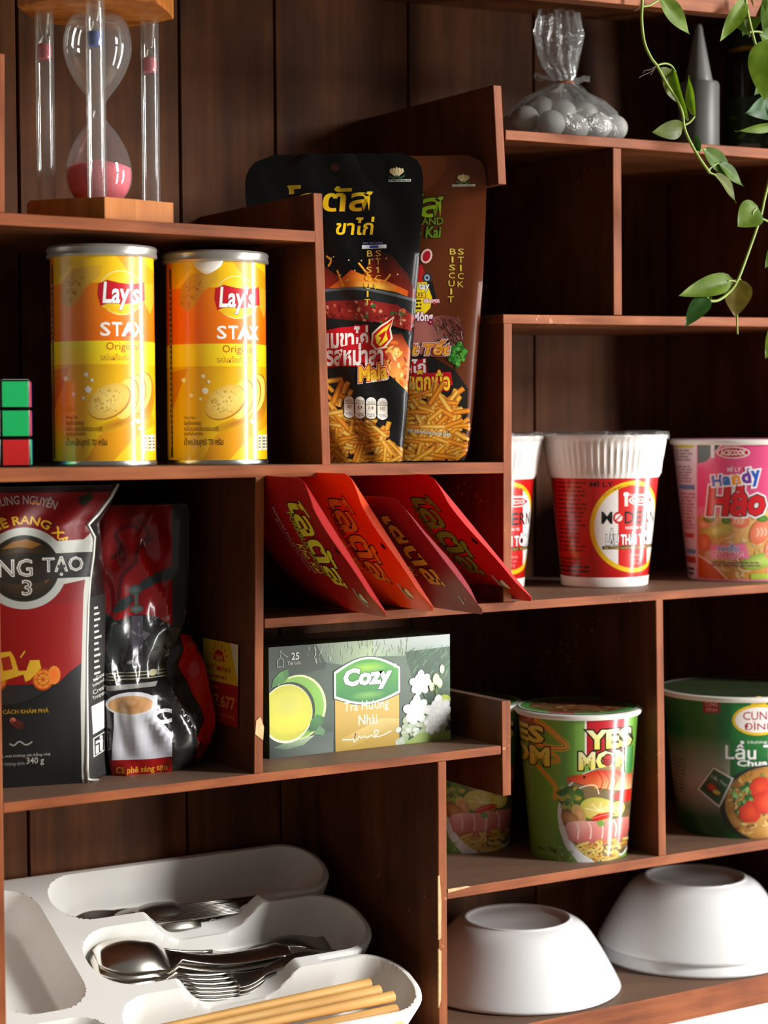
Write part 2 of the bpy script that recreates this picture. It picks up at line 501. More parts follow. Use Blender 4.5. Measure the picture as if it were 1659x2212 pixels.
# ------------------------------------------------------------------ wall and shelf
M_wall = plain('white_wall_paint', (236, 233, 226), 0.8, bump=0.15, bscale=120)
M_h = wood('red_brown_wood_lengthwise', (74, 40, 20), (98, 54, 28), (122, 71, 39), (9, 60, 140), 0.5, dust=0.6)
M_v = wood('red_brown_wood_upright', (72, 39, 20), (96, 53, 28), (118, 69, 38), (140, 60, 9), 0.5, dust=0.6)
M_hf = wood('pale_orange_board_edge_lengthwise', (104, 52, 23), (135, 71, 36), (160, 93, 51), (12, 60, 160), 0.5)
M_vf = wood('pale_orange_board_edge_upright', (102, 51, 23), (133, 70, 36), (156, 91, 50), (160, 60, 12), 0.5)
M_b = wood('dark_brown_back_planks', (62, 34, 15), (84, 47, 21), (108, 64, 31), (90, 40, 4), 0.62, bump=0.15, nicks=0.0)
M_bare = plain('bare_splintered_wood', (206, 168, 118), 0.7, var=0.2, vscale=300)
bm = bmesh.new(); bm_box(bm, (-1.6, 0.187, 0.0), (1.8, 0.25, 2.6))
tag(from_bm('wall_back', bm, M_wall, None, False), 'white painted wall behind the wooden shelf', 'wall', kind='structure')

bm = bmesh.new(); bm_box(bm, (-2.6, -3.6, -0.05), (2.8, 0.25, 0.0))
tag(from_bm('floor', bm, plain('pale_floor_tiles', (176, 166, 150), .5, var=.08, vscale=3), None, False), 'pale tiled floor below the shelf', 'floor', kind='structure')
shelf = empty('display_shelf', (0, 0, 0.96), 0, 'red-brown wooden wall shelf with staggered compartments of many sizes', 'shelf')
BACK = 0.160
def board(name, poly, mat, y0=0.0, y1=BACK, bevel=0.0005):
    bm = bmesh.new(); bm_prism(bm, [(x, z - 0.96) for x, z in poly], y0, y1, bevel)
    o = from_bm(name, bm, mat, shelf, False)
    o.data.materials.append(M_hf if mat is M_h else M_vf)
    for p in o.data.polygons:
        if p.normal.y < -0.35: p.material_index = 1      # front edge takes a paler, more orange wood than the faces
    return o
def hboard(x0, x1, zt0, zt1, zb0, zb1, name='shelf_board', y0=0.0):
    return board(name, [(x0, zb0), (x1, zb1), (x1, zt1), (x0, zt0)], M_h, y0)
def vboard(xl0, xr0, z0, xl1, xr1, z1):          # foot, then head
    return board('divider_board', [(xl0, z0), (xr0, z0), (xr1, z1), (xl1, z1)], M_v)
hboard(-0.36, -0.0838, 1.5239, 1.5228, 1.5168, 1.5157)
hboard(-0.36, 0.0618, 1.3766, 1.3742, 1.3684, 1.3667)
hboard(0.0641, 0.383, 1.5972, 1.6020, 1.5907, 1.5944)
hboard(0.0615, 0.383, 1.4738, 1.4782, 1.4676, 1.4713)
hboard(-0.1225, 0.383, 1.2788, 1.2803, 1.2727, 1.2740)
b6 = hboard(-0.2963, 0.0585, 1.1809, 1.1818, 1.1749, 1.1758)
b7 = hboard(0.0139, 0.383, 1.0889, 1.0889, 1.0823, 1.0815)
hboard(-0.36, 0.383, 0.9872, 0.9866, 0.9660, 0.9648)
ta, tb = at(1246, 0, -0.05), at(1659, 39, -0.05)
tz = lambda x: ta.z + (tb.z - ta.z) * (x - ta.x) / (tb.x - ta.x)
board('top_rail', [(-0.36, tz(-0.36)), (0.383, tz(0.383)), (0.383, tz(0.383) + 0.045), (-0.36, tz(-0.36) + 0.045)], M_h, -0.05, -0.037)
hboard(-0.36, 0.383, tz(-0.36) + 0.045, tz(0.383) + 0.045, tz(-0.36) + 0.037, tz(0.383) + 0.037, y0=-0.037)
vboard(0.0580, 0.0647, 1.5606, 0.0541, 0.0608, 1.6262)
vboard(-0.0798, -0.0736, 1.3745, -0.0848, -0.0782, 1.5467)
vboard(0.1560, 0.1634, 1.4756, 0.1555, 0.1628, 1.5915)
vboard(0.0608, 0.0677, 1.2795, 0.0619, 0.0689, 1.4678)
v555 = vboard(-0.1308, -0.1246, 1.1813, -0.1279, -0.1217, 1.3678)
v950 = vboard(0.0070, 0.0139, 0.9868, 0.0072, 0.0139, 1.1755)
vboard(0.0598, 0.0667, 1.1470, 0.0592, 0.0666, 1.2120)
vboard(0.1964, 0.2033, 1.0889, 0.1938, 0.2003, 1.2745)
vboard(-0.2966, -0.2899, 1.5237, -0.2955, -0.2885, 1.6146)
vboard(-0.3030, -0.2963, 0.9870, -0.3030, -0.2963, 1.3684)
vboard(0.3410, 0.3480, 1.4776, 0.3410, 0.3480, 1.5944)
vboard(0.3830, 0.3900, 0.9860, 0.3830, 0.3900, 1.7250)  # unseen right end panel, added to shade the backs of the right compartments
xs = [-0.40, -0.2187, -0.0998, -0.0243, 0.0890, 0.2045, 0.3408, 0.48]
for a, b in zip(xs, xs[1:]):
    bm = bmesh.new(); bm_box(bm, (a + 0.0009, BACK, 0.0), (b - 0.0009, BACK + 0.011, 0.790), 0.0006)
    from_bm('back_plank', bm, M_b, shelf, False)
# places where the edge is knocked off and bare wood shows
def chip(pts, parent, y=-0.0004):
    V = [(x, y, z - 0.96) for x, z in pts]; n = len(V)
    V += [(x, y + 0.0012, z - 0.96) for x, z in pts]
    F = [tuple(range(n)), tuple(range(2 * n - 1, n - 1, -1))] + [(i, i + n, (i + 1) % n + n, (i + 1) % n) for i in range(n)]
    from_data('bare_wood_chip', V, F, M_bare, parent, False)
chip([(-0.1300, 1.2065), (-0.1245, 1.2020), (-0.1237, 1.2105), (-0.1262, 1.2170), (-0.1292, 1.2150)], v555)
chip([(0.0146, 1.0868), (0.0240, 1.0876), (0.0330, 1.0885), (0.0300, 1.0892), (0.0145, 1.0892)], b7)
chip([(0.0067, 1.0560), (0.0088, 1.0570), (0.0092, 1.0820), (0.0078, 1.1000), (0.0067, 1.0990)], v950)
chip([(0.0067, 1.0100), (0.0084, 1.0150), (0.0090, 1.0480), (0.0067, 1.0500)], v950)
# ------------------------------------------------------------------ crisp tubes
M_gloss = printed('glossy_print', 0.3, 0.6)
M_satin = printed('satin_print', 0.42, 0.0)
M_film = printed('shiny_film_print', 0.28, 0.15, .35)
M_fsoft = printed('soft_film_print', .4, 0, .2)
M_silver = plain('tinplate', (196, 196, 192), 0.28, 1.0)
M_lid = plain('smoky_plastic_lid', (168, 164, 156), 0.3, 0.55, coat=0.4)
M_card = plain('yellow_card_tube', (226, 176, 24), 0.4)
M_white = plain('white_paper', (240, 238, 232), 0.55)

def crisp_art(cx):
    """Artwork of the yellow potato crisp tube; cx = sheet x of the tube's axis."""
    a = Art(5); Y1 = (242, 196, 20); OR = (240, 122, 8); DO = (222, 140, 16)
    a.rect(-150, 528, 150, 606, (244, 198, 22), (246, 190, 20))
    a.poly([(-150, 528), (-102, 528), (-102, 606), (-150, 606)], (236, 120, 12))
    a.poly([(-102, 528), (-92, 528), (-60, 560), (-102, 606)], (226, 176, 18))
    a.poly([(20, 532), (56, 532), (112, 575), (150, 606), (70, 600), (40, 560)], (236, 158, 16))
    a.rect(-150, 604, 150, 728, (244, 132, 10), (236, 112, 6))
    a.poly([(-102, 606), (-150, 600), (-150, 728), (-102, 728)], (222, 96, 6))
    # crisp falling
    a.poly([(-88, 640), (-82, 600), (-62, 574), (-30, 570), (0, 566), (-4, 590), (-34, 612), (-52, 642), (-70, 656)], None,
           [(196, 142, 40), (204, 150, 46), (214, 160, 50), (228, 178, 58), (236, 180, 30), (232, 178, 44), (222, 170, 60), (212, 160, 50), (206, 154, 60)])
    a.dabs(26, -84, 585, -36, 645, 3.2, [(190, 128, 34), (206, 150, 48), (184, 120, 30)], 0.8, lambda x, y: abs((x + 60) + (y - 610) * 0.5) < 14)
    a.poly([(70, 600), (112, 602), (112, 640), (100, 668), (86, 640)], (232, 172, 40))
    # sun disc and red ribbon
    a.ell(39, 625, 48, 48, (250, 236, 150)); a.ell(39, 625, 46, 46, (250, 214, 40), (246, 196, 20))
    a.poly([(-8, 606), (10, 598), (36, 604), (62, 606), (88, 600), (89, 640), (66, 646), (40, 650), (18, 646), (-4, 654), (-10, 630)], (196, 20, 38))
    a.poly([(-4, 654), (20, 648), (34, 660), (20, 668)], (240, 190, 30))
    a.text("Lay's", (0, 600, 78, 662), (255, 255, 252), 0.022, 0.12, out=(150, 10, 26), ow=0.02)
    for t, x0, x1 in (('S', -6, 16), ('T', 19, 40), ('X', 64, 86)):
        a.text(t, (x0, 688, x1, 718), (255, 250, 240), 0.02)
    a.poly([(38, 718), (52, 688), (58, 688), (70, 718), (62, 718), (55, 704), (46, 718)], (255, 250, 240))
    a.ell(55, 714, 5, 4, (208, 60, 40))
    a.rect(-150, 728, 150, 778, (246, 222, 32), (248, 206, 20))
    a.text('Original', (6, 731, 76, 753), (186, 74, 26), 0.008)
    a.text('รสมันฝรั่งแท้ออริจินัล', (-6, 755, 84, 770), (170, 82, 34), 0.004)
    a.rect(-150, 778, 150, 992, (226, 170, 12), (246, 200, 18))
    a.poly([(-110, 790), (-70, 782), (-84, 820), (-104, 872), (-110, 880)], (214, 130, 16))
    a.poly([(-40, 985), (-10, 930), (40, 905), (100, 880), (112, 905), (60, 940), (20, 985)], (228, 154, 14))
    a.ell(88, 852, 22, 48, (176, 92, 22), (206, 140, 20), 8)
    a.ell(30, 905, 48, 12, (180, 112, 16), (222, 165, 14), -20)
    for i, (x, y) in enumerate(((76, 840), (62, 846), (46, 852))):
        a.ell(x + 3, y - 1, 24, 46, (200, 140, 50), (176, 112, 30), 14)
        a.ell(x, y, 24, 45, (250, 226, 120), (240, 200, 80), 14)
    a.ell(12, 858, 50, 34, (196, 134, 40), (178, 116, 30), -34)
    a.ell(10, 856, 48, 33, (246, 220, 120), (228, 182, 72), -34)
    a.dabs(60, -30, 830, 50, 885, 2.6, [(230, 186, 84), (250, 226, 140), (222, 172, 66)], 0.8, lambda x, y: ((x - 10) / 38) ** 2 + ((y - 856) / 26) ** 2 < 1)
    for x, y, r in ((-78, 808, 6), (-36, 800, 5), (-24, 812, 4), (-32, 832, 8), (-62, 842, 5), (-42, 850, 4), (70, 900, 6), (74, 916, 3), (58, 905, 3)):
        a.poly([(x - r, y - r * .4), (x, y - r), (x + r, y - r * .2), (x + r * .4, y + r), (x - r * .6, y + r * .7)], (244, 240, 226))
    a.text('Potato Chips', (-79, 888, -54, 896), (96, 64, 12)); a.text('มันฝรั่งทอดกรอบ', (-79, 897, -42, 908), (96, 64, 12))
    a.text('กลิ่นรสเกลือธรรมชาติ', (-79, 909, -4, 921), (96, 64, 12)); a.text('สูตรดั้งเดิมออริจินัล', (-79, 922, -38, 933), (96, 64, 12))
    a.text('น้ำหนักสุทธิ 70 กรัม', (-79, 936, 6, 957), (70, 44, 10), 0.006)
    for x in (86, 97, 106):
        a.rect(x - 5, 930, x + 4, 965, (236, 226, 200)); a.small(x - 4, 934, x + 3, 962, 4, (130, 120, 100))
    a.rect(-109, 560, -104, 980, (92, 80, 60)); a.small(-109, 600, -104, 960, 30, (160, 140, 90))
    # the rest of the way round
    for sgn in (-1, 1):
        a.rect(sgn * 150, 528, sgn * 420, 728, (238, 140, 12)); a.rect(sgn * 150, 728, sgn * 420, 992, (240, 190, 18))
    for i in range(len(a.V)): a.V[i] = (a.V[i][0] + cx, a.V[i][1], a.V[i][2])
    return a

def crisp_tube(x, y, z, turn, label):
    r = empty('crisp_tube', (x, y, z), -bearing(x, y), label, 'crisps', 'crisp tubes on the middle shelf')
    R, H = 0.0314, 0.1335
    lathe('card_tube', [(R - 0.0008, 0.003), (R, 0.004), (R, H - 0.005), (R - 0.0006, H - 0.004)], M_card, r, 64)
    lathe('base_rim', [(0.0, 0.0016), (R - 0.004, 0.0016), (R - 0.002, 0.0), (R + 0.0008, 0.0004), (R + 0.0012, 0.0018), (R + 0.0006, 0.0034), (R - 0.001, 0.0042)], M_silver, r, 64)
    lid = lathe('lid', [(R - 0.001, H - 0.0065), (R + 0.0018, H - 0.0064), (R + 0.0026, H - 0.0052), (R + 0.0021, H - 0.003), (R + 0.0026, H - 0.0010), (R + 0.0018, H + 0.0004), (R - 0.0005, H + 0.0002), (R - 0.002, H - 0.002), (0, H - 0.002)], M_lid, r, 64)
    a = crisp_art(turn)
    a.build('printed_label', round_map(0, 998, 3560.0, lambda z: R, lambda z: 111.0), r, M_gloss, 7.0)
    return r
c1 = crisp_tube(-0.2121, 0.040, 1.3757, 0.0, 'yellow crisp tube next to the puzzle cube, its lid fully closed')
c2 = crisp_tube(-0.1340, 0.040, 1.3752, 7.0, 'yellow crisp tube with a white paper tab hanging below its lid')
# the paper seal that sticks out below the second tube's lid
V = []; F = []; n = 14
for j in range(5):
    for i in range(n + 1):
        k = i / n * 2 - 1; wv = 32 * math.sqrt(1 - (j / 4.5) ** 2 * .85)
        px = -16 + k * wv; th = math.asin(px / 111.0); rr = 0.0321 + 0.0009 * math.sin(j * 0.9 + 1.2 * k)
        V.append((rr * math.sin(th), -rr * math.cos(th), 0.1285 - 0.0024 * j * (1 - 0.25 * abs(k) ** 3)))
for j in range(4):
    for i in range(n):
        b = j * (n + 1) + i; F.append((b, b + n + 1, b + n + 2, b + 1))
tabo = from_data('paper_tab', V, F, M_white, c2)
sol = tabo.modifiers.new('thick', 'SOLIDIFY'); sol.thickness = 0.0002

# ------------------------------------------------------------------ puzzle cube
def puzzle_cube():
    S = 0.0520; b = math.radians(24.0)
    e = at(66.5, 1000, 0.022)
    c = Vector((e.x, e.y, 0)) - Vector((math.cos(b), -math.sin(b), 0)) * S / 2 + Vector((math.sin(b), math.cos(b), 0)) * S / 2
    r = empty('puzzle_cube', (c.x, c.y, 1.3762), -b, 'puzzle cube with green, red and yellow stickers at the left frame edge', 'toy')
    M_black = plain('black_plastic', (14, 14, 13), 0.3, coat=0.2)
    cols = {'g': (34, 206, 112), 'r': (232, 44, 42), 'y': (255, 224, 84), 'w': (235, 235, 230), 'o': (240, 130, 30), 'b': (30, 80, 180)}
    mats = {k: plain('cube_sticker_' + n, cols[k], 0.3, coat=0.3) for k, n in (('g', 'green'), ('r', 'red'), ('y', 'yellow'), ('w', 'white'), ('o', 'orange'), ('b', 'blue'))}
    g = S / 3
    bm = bmesh.new(); bm_box(bm, (-g / 2, -g / 2, 0), (g / 2, g / 2, g), 0.0011, 2)
    base = from_bm('cubelet', bm, M_black, r, True, 50)
    bm = bmesh.new(); bm_box(bm, (-g / 2 + .0011, -0.0002, .0011), (g / 2 - .0011, 0.0002, g - .0011), 0.0001)
    st = bpy.data.meshes.new('sticker'); bm.to_mesh(st); bm.free()
    first = True
    F = {(0, 0): 'y', (0, 1): 'y', (0, 2): 'y', (1, 0): 'y', (1, 1): 'y', (1, 2): 'y', (2, 0): 'r', (2, 1): 'g', (2, 2): 'g'}
    Rr = ['g', 'r', 'r']; T = 'w'
    for i in range(3):
        for j in range(3):
            for k in range(3):
                o = base if first else base.copy()
                if not first: COL.objects.link(o)
                first = False
                o.parent = r; o.location = ((i - 1) * g, (j - 1) * g, k * g)
                def sticker(col, loc, rot):
                    me = st.copy(); me.materials.clear(); me.materials.append(mats[col])
                    s = bpy.data.objects.new('sticker', me); COL.objects.link(s); s.parent = o; s.location = loc; s.rotation_euler = rot
                if j == 0: sticker(F[(i, k)], (0, -g / 2, 0), (0, 0, 0))
                if i == 2: sticker(Rr[k] if j == 0 else 'b', (g / 2, 0, 0), (0, 0, math.pi / 2))
                if k == 2: sticker(T, (0, g / 2, g), (math.pi / 2, 0, 0))
puzzle_cube()

# ------------------------------------------------------------------ hourglass
def hourglass():
    cx, cy, z0 = -0.2090, 0.050, 1.5238
    r = empty('hourglass', (cx, cy, z0), 0, 'tall hourglass with pink sand, three glass rods and wooden end plates', 'hourglass')
    M_ply = wood('orange_bamboo_wood', (150, 84, 30), (176, 104, 42), (196, 124, 58), (160, 160, 6), 0.5, nicks=0.0)
    M_glass = clear('clear_glass', (250, 250, 246), 0.05, 0.45, 0.05, veil=0.06)
    M_pink = plain('pink_sand', (226, 96, 116), 0.7, bump=0.4, bscale=900, var=0.12, vscale=600)
    M_blue = plain('blue_sand', (48, 92, 190), 0.6, bump=0.3, bscale=900)
    def plate(name, z, th, rot, rad):
        bm = bmesh.new(); n = 6; outline = []
        for k in range(n):
            a0 = rot + 2 * math.pi * k / n; a1 = rot + 2 * math.pi * (k + 1) / n
            for q in range(8):
                t = q / 8; p = Vector((math.cos(a0), math.sin(a0))).lerp(Vector((math.cos(a1), math.sin(a1))), t) * rad
                p *= 1 + 0.025 * math.sin(math.pi * t) ** 2
                outline.append(p)
        a = [bm.verts.new((p.x, p.y, z)) for p in outline]; b = [bm.verts.new((p.x, p.y, z + th)) for p in outline]
        bm.faces.new(a[::-1]); bm.faces.new(b)
        for i in range(len(a)):
            j = (i + 1) % len(a); bm.faces.new((a[i], a[j], b[j], b[i]))
        return from_bm(name, bm, M_ply, r, True, 30)
    plate('base_plate', 0.0, 0.0128, math.radians(-110), 0.0500)
    plate('top_plate', 0.1315, 0.013, math.radians(-128), 0.0495)
    prof = [(0.0085, 0.0128), (0.0135, 0.0160), (0.0180, 0.0215), (0.0203, 0.0295), (0.0198, 0.0385), (0.0168, 0.0480), (0.0115, 0.0575), (0.0062, 0.0640), (0.0038, 0.0690), (0.0038, 0.0735),
            (0.0062, 0.0790), (0.0120, 0.0865), (0.0175, 0.0960), (0.0206, 0.1060), (0.0208, 0.1150), (0.0188, 0.1235), (0.0150, 0.1290), (0.0085, 0.1315)]
    P = smooth_path([(a, 0, b) for a, b in prof], 4)
    lathe('glass_bulb', [(p.x, p.z) for p in P], M_glass, r, 48, autosmooth=None)
    sand = [(0.0, 0.0134)] + [(p.x - 0.0007, p.z) for p in P if 0.0134 < p.z < 0.0375] + [(0.0150, 0.0382), (0.0, 0.0415)]
    lathe('sand', sand, M_pink, r, 48, autosmooth=None)
    ang = [math.radians(a) for a in (-112, 25, 155)]
    for q, (px, y, top, mat) in enumerate(((208, 0.018, 0.113, M_blue), (325, 0.060, 0.109, M_pink), (98, 0.066, 0.112, M_pink))):
        p = at(px, 250, y); ox, oy = p.x - cx, y - cy
        rod = lathe('glass_rod', [(0.0058, 0.0128), (0.0058, 0.1315)], M_glass, r, 28, off=(ox, oy, 0), autosmooth=None)
        lathe('glass_liner', [(0.0043, top - 0.009), (0.0043, top + 0.001), (0.0014, top + 0.005), (0.0030, top + 0.009), (0.0043, 0.131)], M_glass, rod, 20, off=(ox, oy, 0), autosmooth=None)
        lathe('coloured_sand', [(0.0, top - 0.0088), (0.0038, top - 0.0085), (0.0042, top - 0.006), (0.0042, top), (0.0, top + 0.0002)], mat, rod, 20, off=(ox, oy, 0))
hourglass()

# ------------------------------------------------------------------ stand-up snack pouches
def lotus(a, x, y, s, c=(240, 226, 170), g=(60, 110, 80), strip=(220, 226, 210)):
    for dx in (-11, 11, -6, 6, 0):
        a.poly([(x + dx * s * .4, y + 8 * s), (x + (dx - 5) * s, y - 2 * s), (x + (dx - 3) * s, y - 8 * s), (x + dx * s, y - (13 - abs(dx) * .35) * s), (x + (dx + 3) * s, y - 8 * s), (x + (dx + 5) * s, y - 2 * s)], c,
               [c, c, c, c, c, c])
        a.curve([(x + (dx - 4.5) * s, y + 0 * s), (x + (dx - 3) * s, y - 8 * s), (x + dx * s, y - (12.5 - abs(dx) * .35) * s), (x + (dx + 3) * s, y - 8 * s), (x + (dx + 4.5) * s, y + 0 * s)], 0.9 * s, (120, 110, 60), 3)
    a.curve([(x - 17 * s, y + 6 * s), (x - 8 * s, y + 11 * s), (x, y + 8 * s), (x + 8 * s, y + 11 * s), (x + 17 * s, y + 6 * s)], 3 * s, g)
    a.rect(x - 29 * s, y + 14 * s, x + 30 * s, y + 19 * s, strip); a.small(x - 28 * s, y + 14.5 * s, x + 29 * s, y + 18.5 * s, 1, (90, 110, 90))

def fries(a, x0, y0, x1, y1, n, inside=None, L=58):
    a2 = a.rnd
    for i in range(n):
        for _ in range(12):
            x, y = a2.uniform(x0, x1), a2.uniform(y0, y1)
            if inside is None or inside(x, y): break
        else: continue
        c = a2.choice([(250, 186, 66), (244, 166, 48), (252, 200, 90), (238, 150, 40)]); d = tuple(v * .66 for v in c)
        a.stick(x, y, a2.uniform(.6, 1) * L, a2.uniform(8, 12), a2.choice([a2.uniform(20, 75), a2.uniform(95, 150), a2.uniform(-20, 20)]), c, (d[0], d[1] * .82, d[2] * .6))

def stacked(a, word, x, y0, y1, w, c):
    st = (y1 - y0) / len(word)
    for i, ch in enumerate(word):
        ww = w * (.3 if ch == 'I' else 1)
        xx = x - (i * 0.8 if len(word) == 7 else i * 0.2)
        a.text(ch, (xx - ww / 2, y0 + st * i, xx + ww / 2, y0 + st * i + st * .74), c, 0.004)

def black_pouch_art():
    a = Art(11); YL = (250, 206, 30); YG = (196, 176, 24)
    a.ell(730, 372, 10, 8, (70, 22, 12))
    lotus(a, 861, 385, 1.0)
    a.text('โลตัส', (622, 408, 810, 466), (208, 186, 30), 0.02, 0.06, c2=(250, 190, 20), out=(10, 10, 8), ow=.025)
    a.text('ขาไก่', (733, 478, 814, 516), YL, 0.02, 0.12)
    a.rect(787, 537, 839, 545, (226, 228, 232)); a.rect(803, 538, 822, 544, (60, 80, 160)); a.small(789, 530, 839, 536, 1, (80, 90, 140))
    # embers over the pan
    a.poly([(560, 700), (560, 590), (640, 560), (700, 575), (745, 610), (790, 600), (815, 545), (850, 560), (885, 600), (900, 640), (896, 700)], None,
           [(120, 20, 10), (16, 8, 6), (30, 12, 8), (60, 20, 12), (140, 34, 16), (150, 40, 14), (24, 12, 10), (40, 14, 10), (60, 16, 10), (90, 20, 12), (110, 24, 12)])
    a.poly([(700, 640), (735, 615), (765, 590), (800, 605), (835, 612), (885, 635), (880, 660), (700, 665)], None,
           [(150, 40, 14), (226, 96, 24), (196, 60, 20), (244, 150, 40), (244, 130, 36), (190, 60, 20), (220, 110, 30), (200, 90, 30)])
    for p in ([(735, 590), (742, 610), (752, 632)], [(780, 575), (800, 600), (815, 625)], [(712, 560), (722, 570), (716, 582)], [(848, 600), (835, 615), (820, 628)]):
        a.curve(p, 4, (250, 170, 50), 4)
    a.ell(810, 626, 50, 14, (254, 214, 90), (240, 130, 40), 4)
    for i in range(14): a.ell(a.rnd.uniform(710, 880), a.rnd.uniform(560, 615), 1.6, 1.6, (255, 220, 170), None, n=6)
    # dark pan with red broth
    a.poly([(550, 672), (640, 640), (720, 628), (800, 626), (860, 638), (905, 655), (898, 720), (860, 700), (800, 668), (700, 655), (620, 668), (560, 690)], (34, 36, 36))
    a.curve([(600, 650), (720, 632), (800, 632), (900, 655)], 6, (92, 96, 98))
    a.poly([(560, 700), (640, 672), (720, 655), (800, 654), (860, 664), (900, 690), (892, 720), (840, 705), (760, 690), (680, 685), (600, 700)], (140, 34, 28))
    a.dabs(90, 640, 656, 892, 715, 5, [(176, 50, 40), (120, 24, 20), (206, 96, 60), (220, 150, 110), (96, 20, 16), (150, 120, 90), (60, 110, 60)], 0.6, lambda x, y: y > 654 + abs(x - 770) * .22 and y < 690 + abs(x - 740) * .16)
    a.poly([(560, 700), (640, 690), (720, 692), (800, 700), (890, 728), (886, 800), (800, 760), (560, 800)], (24, 24, 22))
    # fire on the right
    a.poly([(830, 730), (870, 725), (888, 760), (884, 850), (850, 830), (826, 800)], None, [(150, 50, 30), (110, 30, 20), (200, 90, 40), (230, 120, 40), (240, 180, 80), (220, 120, 60)])
    a.dabs(34, 834, 735, 884, 845, 8, [(250, 190, 90), (230, 110, 40), (160, 50, 30), (252, 220, 140)], 0.4)
    a.poly([(560, 800), (790, 790), (848, 815), (884, 850), (874, 935), (868, 997), (560, 997)], (22, 22, 20))
    fries(a, 590, 815, 770, 1000, 120, lambda x, y: y > 812 + max(0, x - 730) * 1.9)
    fries(a, 700, 890, 868, 1000, 105, lambda x, y: y > 880 + max(0, x - 790) * 1.1)
    stacked(a, 'BISCUIT', 804, 549, 670, 12, (236, 196, 60)); stacked(a, 'STICK', 822, 549, 636, 12, (236, 196, 60))
    # names on red plates
    a.poly([(690, 722), (740, 712), (796, 706), (806, 742), (760, 756), (690, 760)], (196, 20, 30)); a.text('ขนมขาไก่', (682, 708, 800, 756), (252, 246, 240), 0.03, out=(196, 20, 30), ow=.05)
    a.poly([(706, 762), (760, 748), (834, 740), (838, 778), (770, 790), (706, 796)], (196, 20, 30)); a.text('รสหม่าล่า', (710, 744, 832, 792), (252, 246, 240), 0.035, out=(196, 20, 30), ow=.05)
    a.poly([(855, 688), (848, 715), (852, 735), (836, 756), (816, 760), (806, 748), (808, 724), (826, 708), (842, 698)], (250, 226, 200))
    a.poly([(853, 692), (845, 716), (848, 735), (834, 752), (817, 756), (810, 746), (812, 726), (828, 711), (842, 702)], (206, 24, 28))
    a.poly([(848, 702), (838, 722), (842, 738), (826, 752), (818, 746), (815, 730), (830, 716)], (252, 224, 50)); a.poly([(838, 718), (822, 730), (828, 734), (820, 750), (830, 740), (836, 728)], (206, 24, 28))
    a.text('Mala', (778, 790, 840, 824), (250, 180, 40), 0.035, 0.2, out=(206, 30, 24), ow=.05, c2=(252, 210, 60), out2=(250, 236, 220), ow2=.08, rot=-8)
    # nutrition panel
    a.text('คุณค่าทางโภชนาการต่อ 1 ซอง', (757, 838, 832, 848), (30, 26, 20)); a.text('ควรแบ่งกิน 2 ครั้ง', (772, 850, 824, 858), (30, 26, 20))
    for i, (p, q, r_) in enumerate((('300', '*15%', 'พลังงาน'), ('0', '*0%', 'น้ำตาล'), ('14', '*22%', 'ไขมัน'), ('500', '*25%', 'โซเดียม'))):
        x = 759 + i * 23.4; y = 878 + i * 1.5
        a.ell(x, y - 12, 11.5, 11, (30, 28, 26), n=20); a.rect(x - 11.5, y - 10, x + 11.5, y + 14, (30, 28, 26)); a.ell(x, y + 16, 12, 9.6, (30, 28, 26), n=20)
        a.ell(x, y - 12, 10.4, 10, (240, 236, 224), n=20); a.rect(x - 10.4, y - 10, x + 10.4, y + 12, (236, 228, 208)); a.ell(x, y + 16, 10.8, 8.4, (246, 242, 232), n=20)
        a.text(r_, (x - 8, y - 17, x + 8, y - 8), (40, 36, 30)); a.rect(x - 10.4, y - 7, x + 10.4, y - 6, (40, 36, 30)); a.text(p, (x - 5, y - 3, x + 5, y + 4), (40, 36, 30)); a.text(q, (x - 8, y + 12, x + 8, y + 19), (30, 28, 26))
    a.text('*คิดเป็นร้อยละของปริมาณสูงสุด', (756, 902, 826, 909), (36, 30, 20)); a.text('อ่านคำเตือนในฉลาก', (758, 911, 828, 919), (36, 30, 20))
    return a

